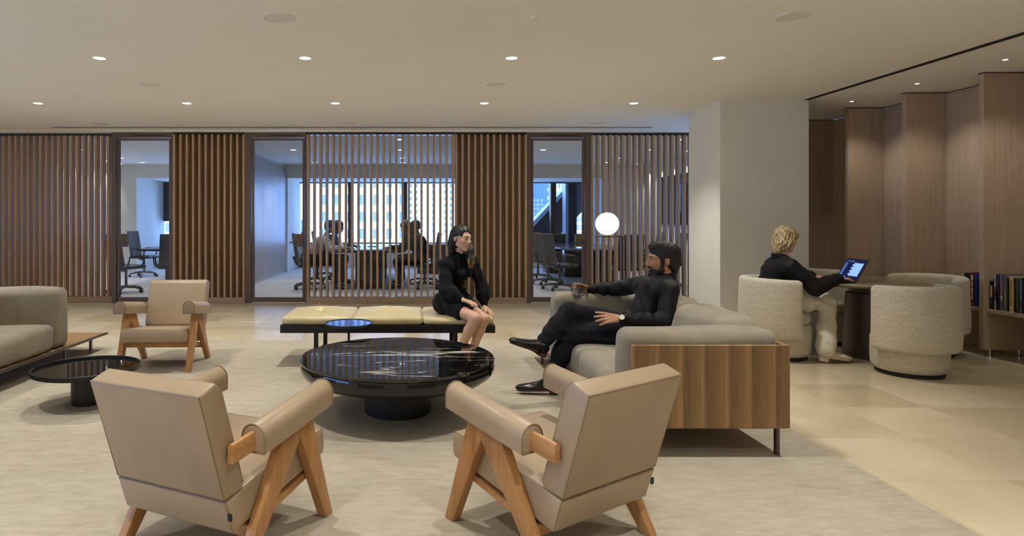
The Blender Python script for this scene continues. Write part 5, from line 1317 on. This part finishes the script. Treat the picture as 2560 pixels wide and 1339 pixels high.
# ---------------------------------------------------------------- people in the centre meeting room
def seated(label, x, y, rz, skin, shirt, hair, long_hair=False, lean=.10, seed=0, look=(1, 0, -.25)):
    p = thing('person', label, 'person', (x, y, 0), 0, 'people at the centre meeting table')
    c, s_ = math.cos(rz), math.sin(rz)
    T_ = lambda a, b_, z: V(x+c*a-s_*b_, y+s_*a+c*b_, z)
    J = dict(pelvis=T_(0, 0, .56), hipL=T_(.02, .09, .55), hipR=T_(.02, -.09, .55), waist=T_(.02, 0, .70), chest=T_(.05+lean*.4, 0, .85), neck=T_(.08+lean, 0, 1.0), head=T_(.11+lean*1.1, 0, 1.09),
             shL=T_(.07+lean*.8, .19, .94), shR=T_(.07+lean*.8, -.19, .94), elL=T_(.22+lean, .24, .76), elR=T_(.22+lean, -.24, .76), wrL=T_(.46+lean, .12, .79), wrR=T_(.46+lean, -.12, .79),
             knL=T_(.46, .10, .52), knR=T_(.46, -.10, .52), anL=T_(.42, .10, .10), anR=T_(.42, -.10, .10), toeL=T_(.62, .10, .03), toeR=T_(.62, -.10, .03))
    b = body_flesh(J); f3 = V(c*look[0]-s_*look[1], s_*look[0]+c*look[1], look[2]); F = frame(f3); hc = T_(.14+lean*1.15, 0, 1.175); P = head_flesh(b, hc, F, 1.0, True)
    for S, sd in (('L', -1), ('R', 1)): hand_flesh(b, J['wr'+S], V(c, s_, -.05), V(0, 0, -1), 1.0, sd)
    b.build('body', skin, p, .010)
    g = Flesh().grp(60); g.cap(J['pelvis'], J['waist'], .125).cap(J['waist'], J['chest'], .125, .135); g.cap(lerp(J['shL'], J['chest'], .4), lerp(J['shR'], J['chest'], .4), .10)
    for S in 'LR':
        g.cap(J['neck']-V(0, 0, .03), J['sh'+S], .055, .068); g.chain([J['sh'+S], J['el'+S], lerp(J['el'+S], J['wr'+S], .9)], [.066, .055, .042])
    g.build('shirt', shirt, p, .011, folds(.005, 36, seed))
    g = Flesh().grp(60); g.cap(J['hipL'], J['hipR'], .115)
    for S in 'LR': g.chain([J['hip'+S], J['kn'+S], lerp(J['kn'+S], J['an'+S], .95)], [.10, .075, .055])
    g.build('trousers', 'navy_trouser', p, .012)
    for S in 'LR':
        sf = Flesh().grp(80); sf.ell(lerp(J['an'+S], J['toe'+S], .45)-V(0, 0, .02), (.13, .045, .04), frame(V(c, s_, 0))); sf.build('shoe', 'shoe_black', p, .012, cut=lambda X, Y, Z: .004-Z+0*X+0*Y)
    h = Flesh().grp(120); h.ell(P(-.018, 0, .05), (.108, .086, .086), F); h.ell(P(-.05, 0, 0), (.066, .08, .085), F)
    if long_hair:
        for q_ in (-1, 1): h.chain([P(-.02, q_*.07, .02), P(0, q_*.08, -.10), P(.01, q_*.085, -.20)], [.035, .035, .02])
        h.cap(P(-.06, 0, -.03), P(-.06, 0, -.18), .06, .04)
    h.carve(P(.105, 0, -.03), (.062, .10, .085), F)
    h.build('hair', hair, p, .009, folds(.003, 120, seed))
seated('person in a pale grey shirt leaning over the centre meeting table, left of the window', -1.90, 11.85, 0.0, 'skin_brown', 'grey_shirt', 'hair_curly', False, .16, 1)
seated('person in a dark jacket beside the pale-shirted one at the centre meeting table', -1.88, 12.85, 0.0, 'skin_brown', 'dark_jacket', 'hair_curly', False, .18, 2)
seated('person with long dark hair bending over the right side of the centre meeting table', 0.16, 11.95, PI, 'skin_brown', 'black_knit', 'hair_black', True, .14, 3, (1, .1, -.6))
seated('person with dark hair in black, farther on the right side of the meeting table', 0.20, 12.85, PI, 'skin_brown', 'dark_jacket', 'hair_black', False, .02, 4)
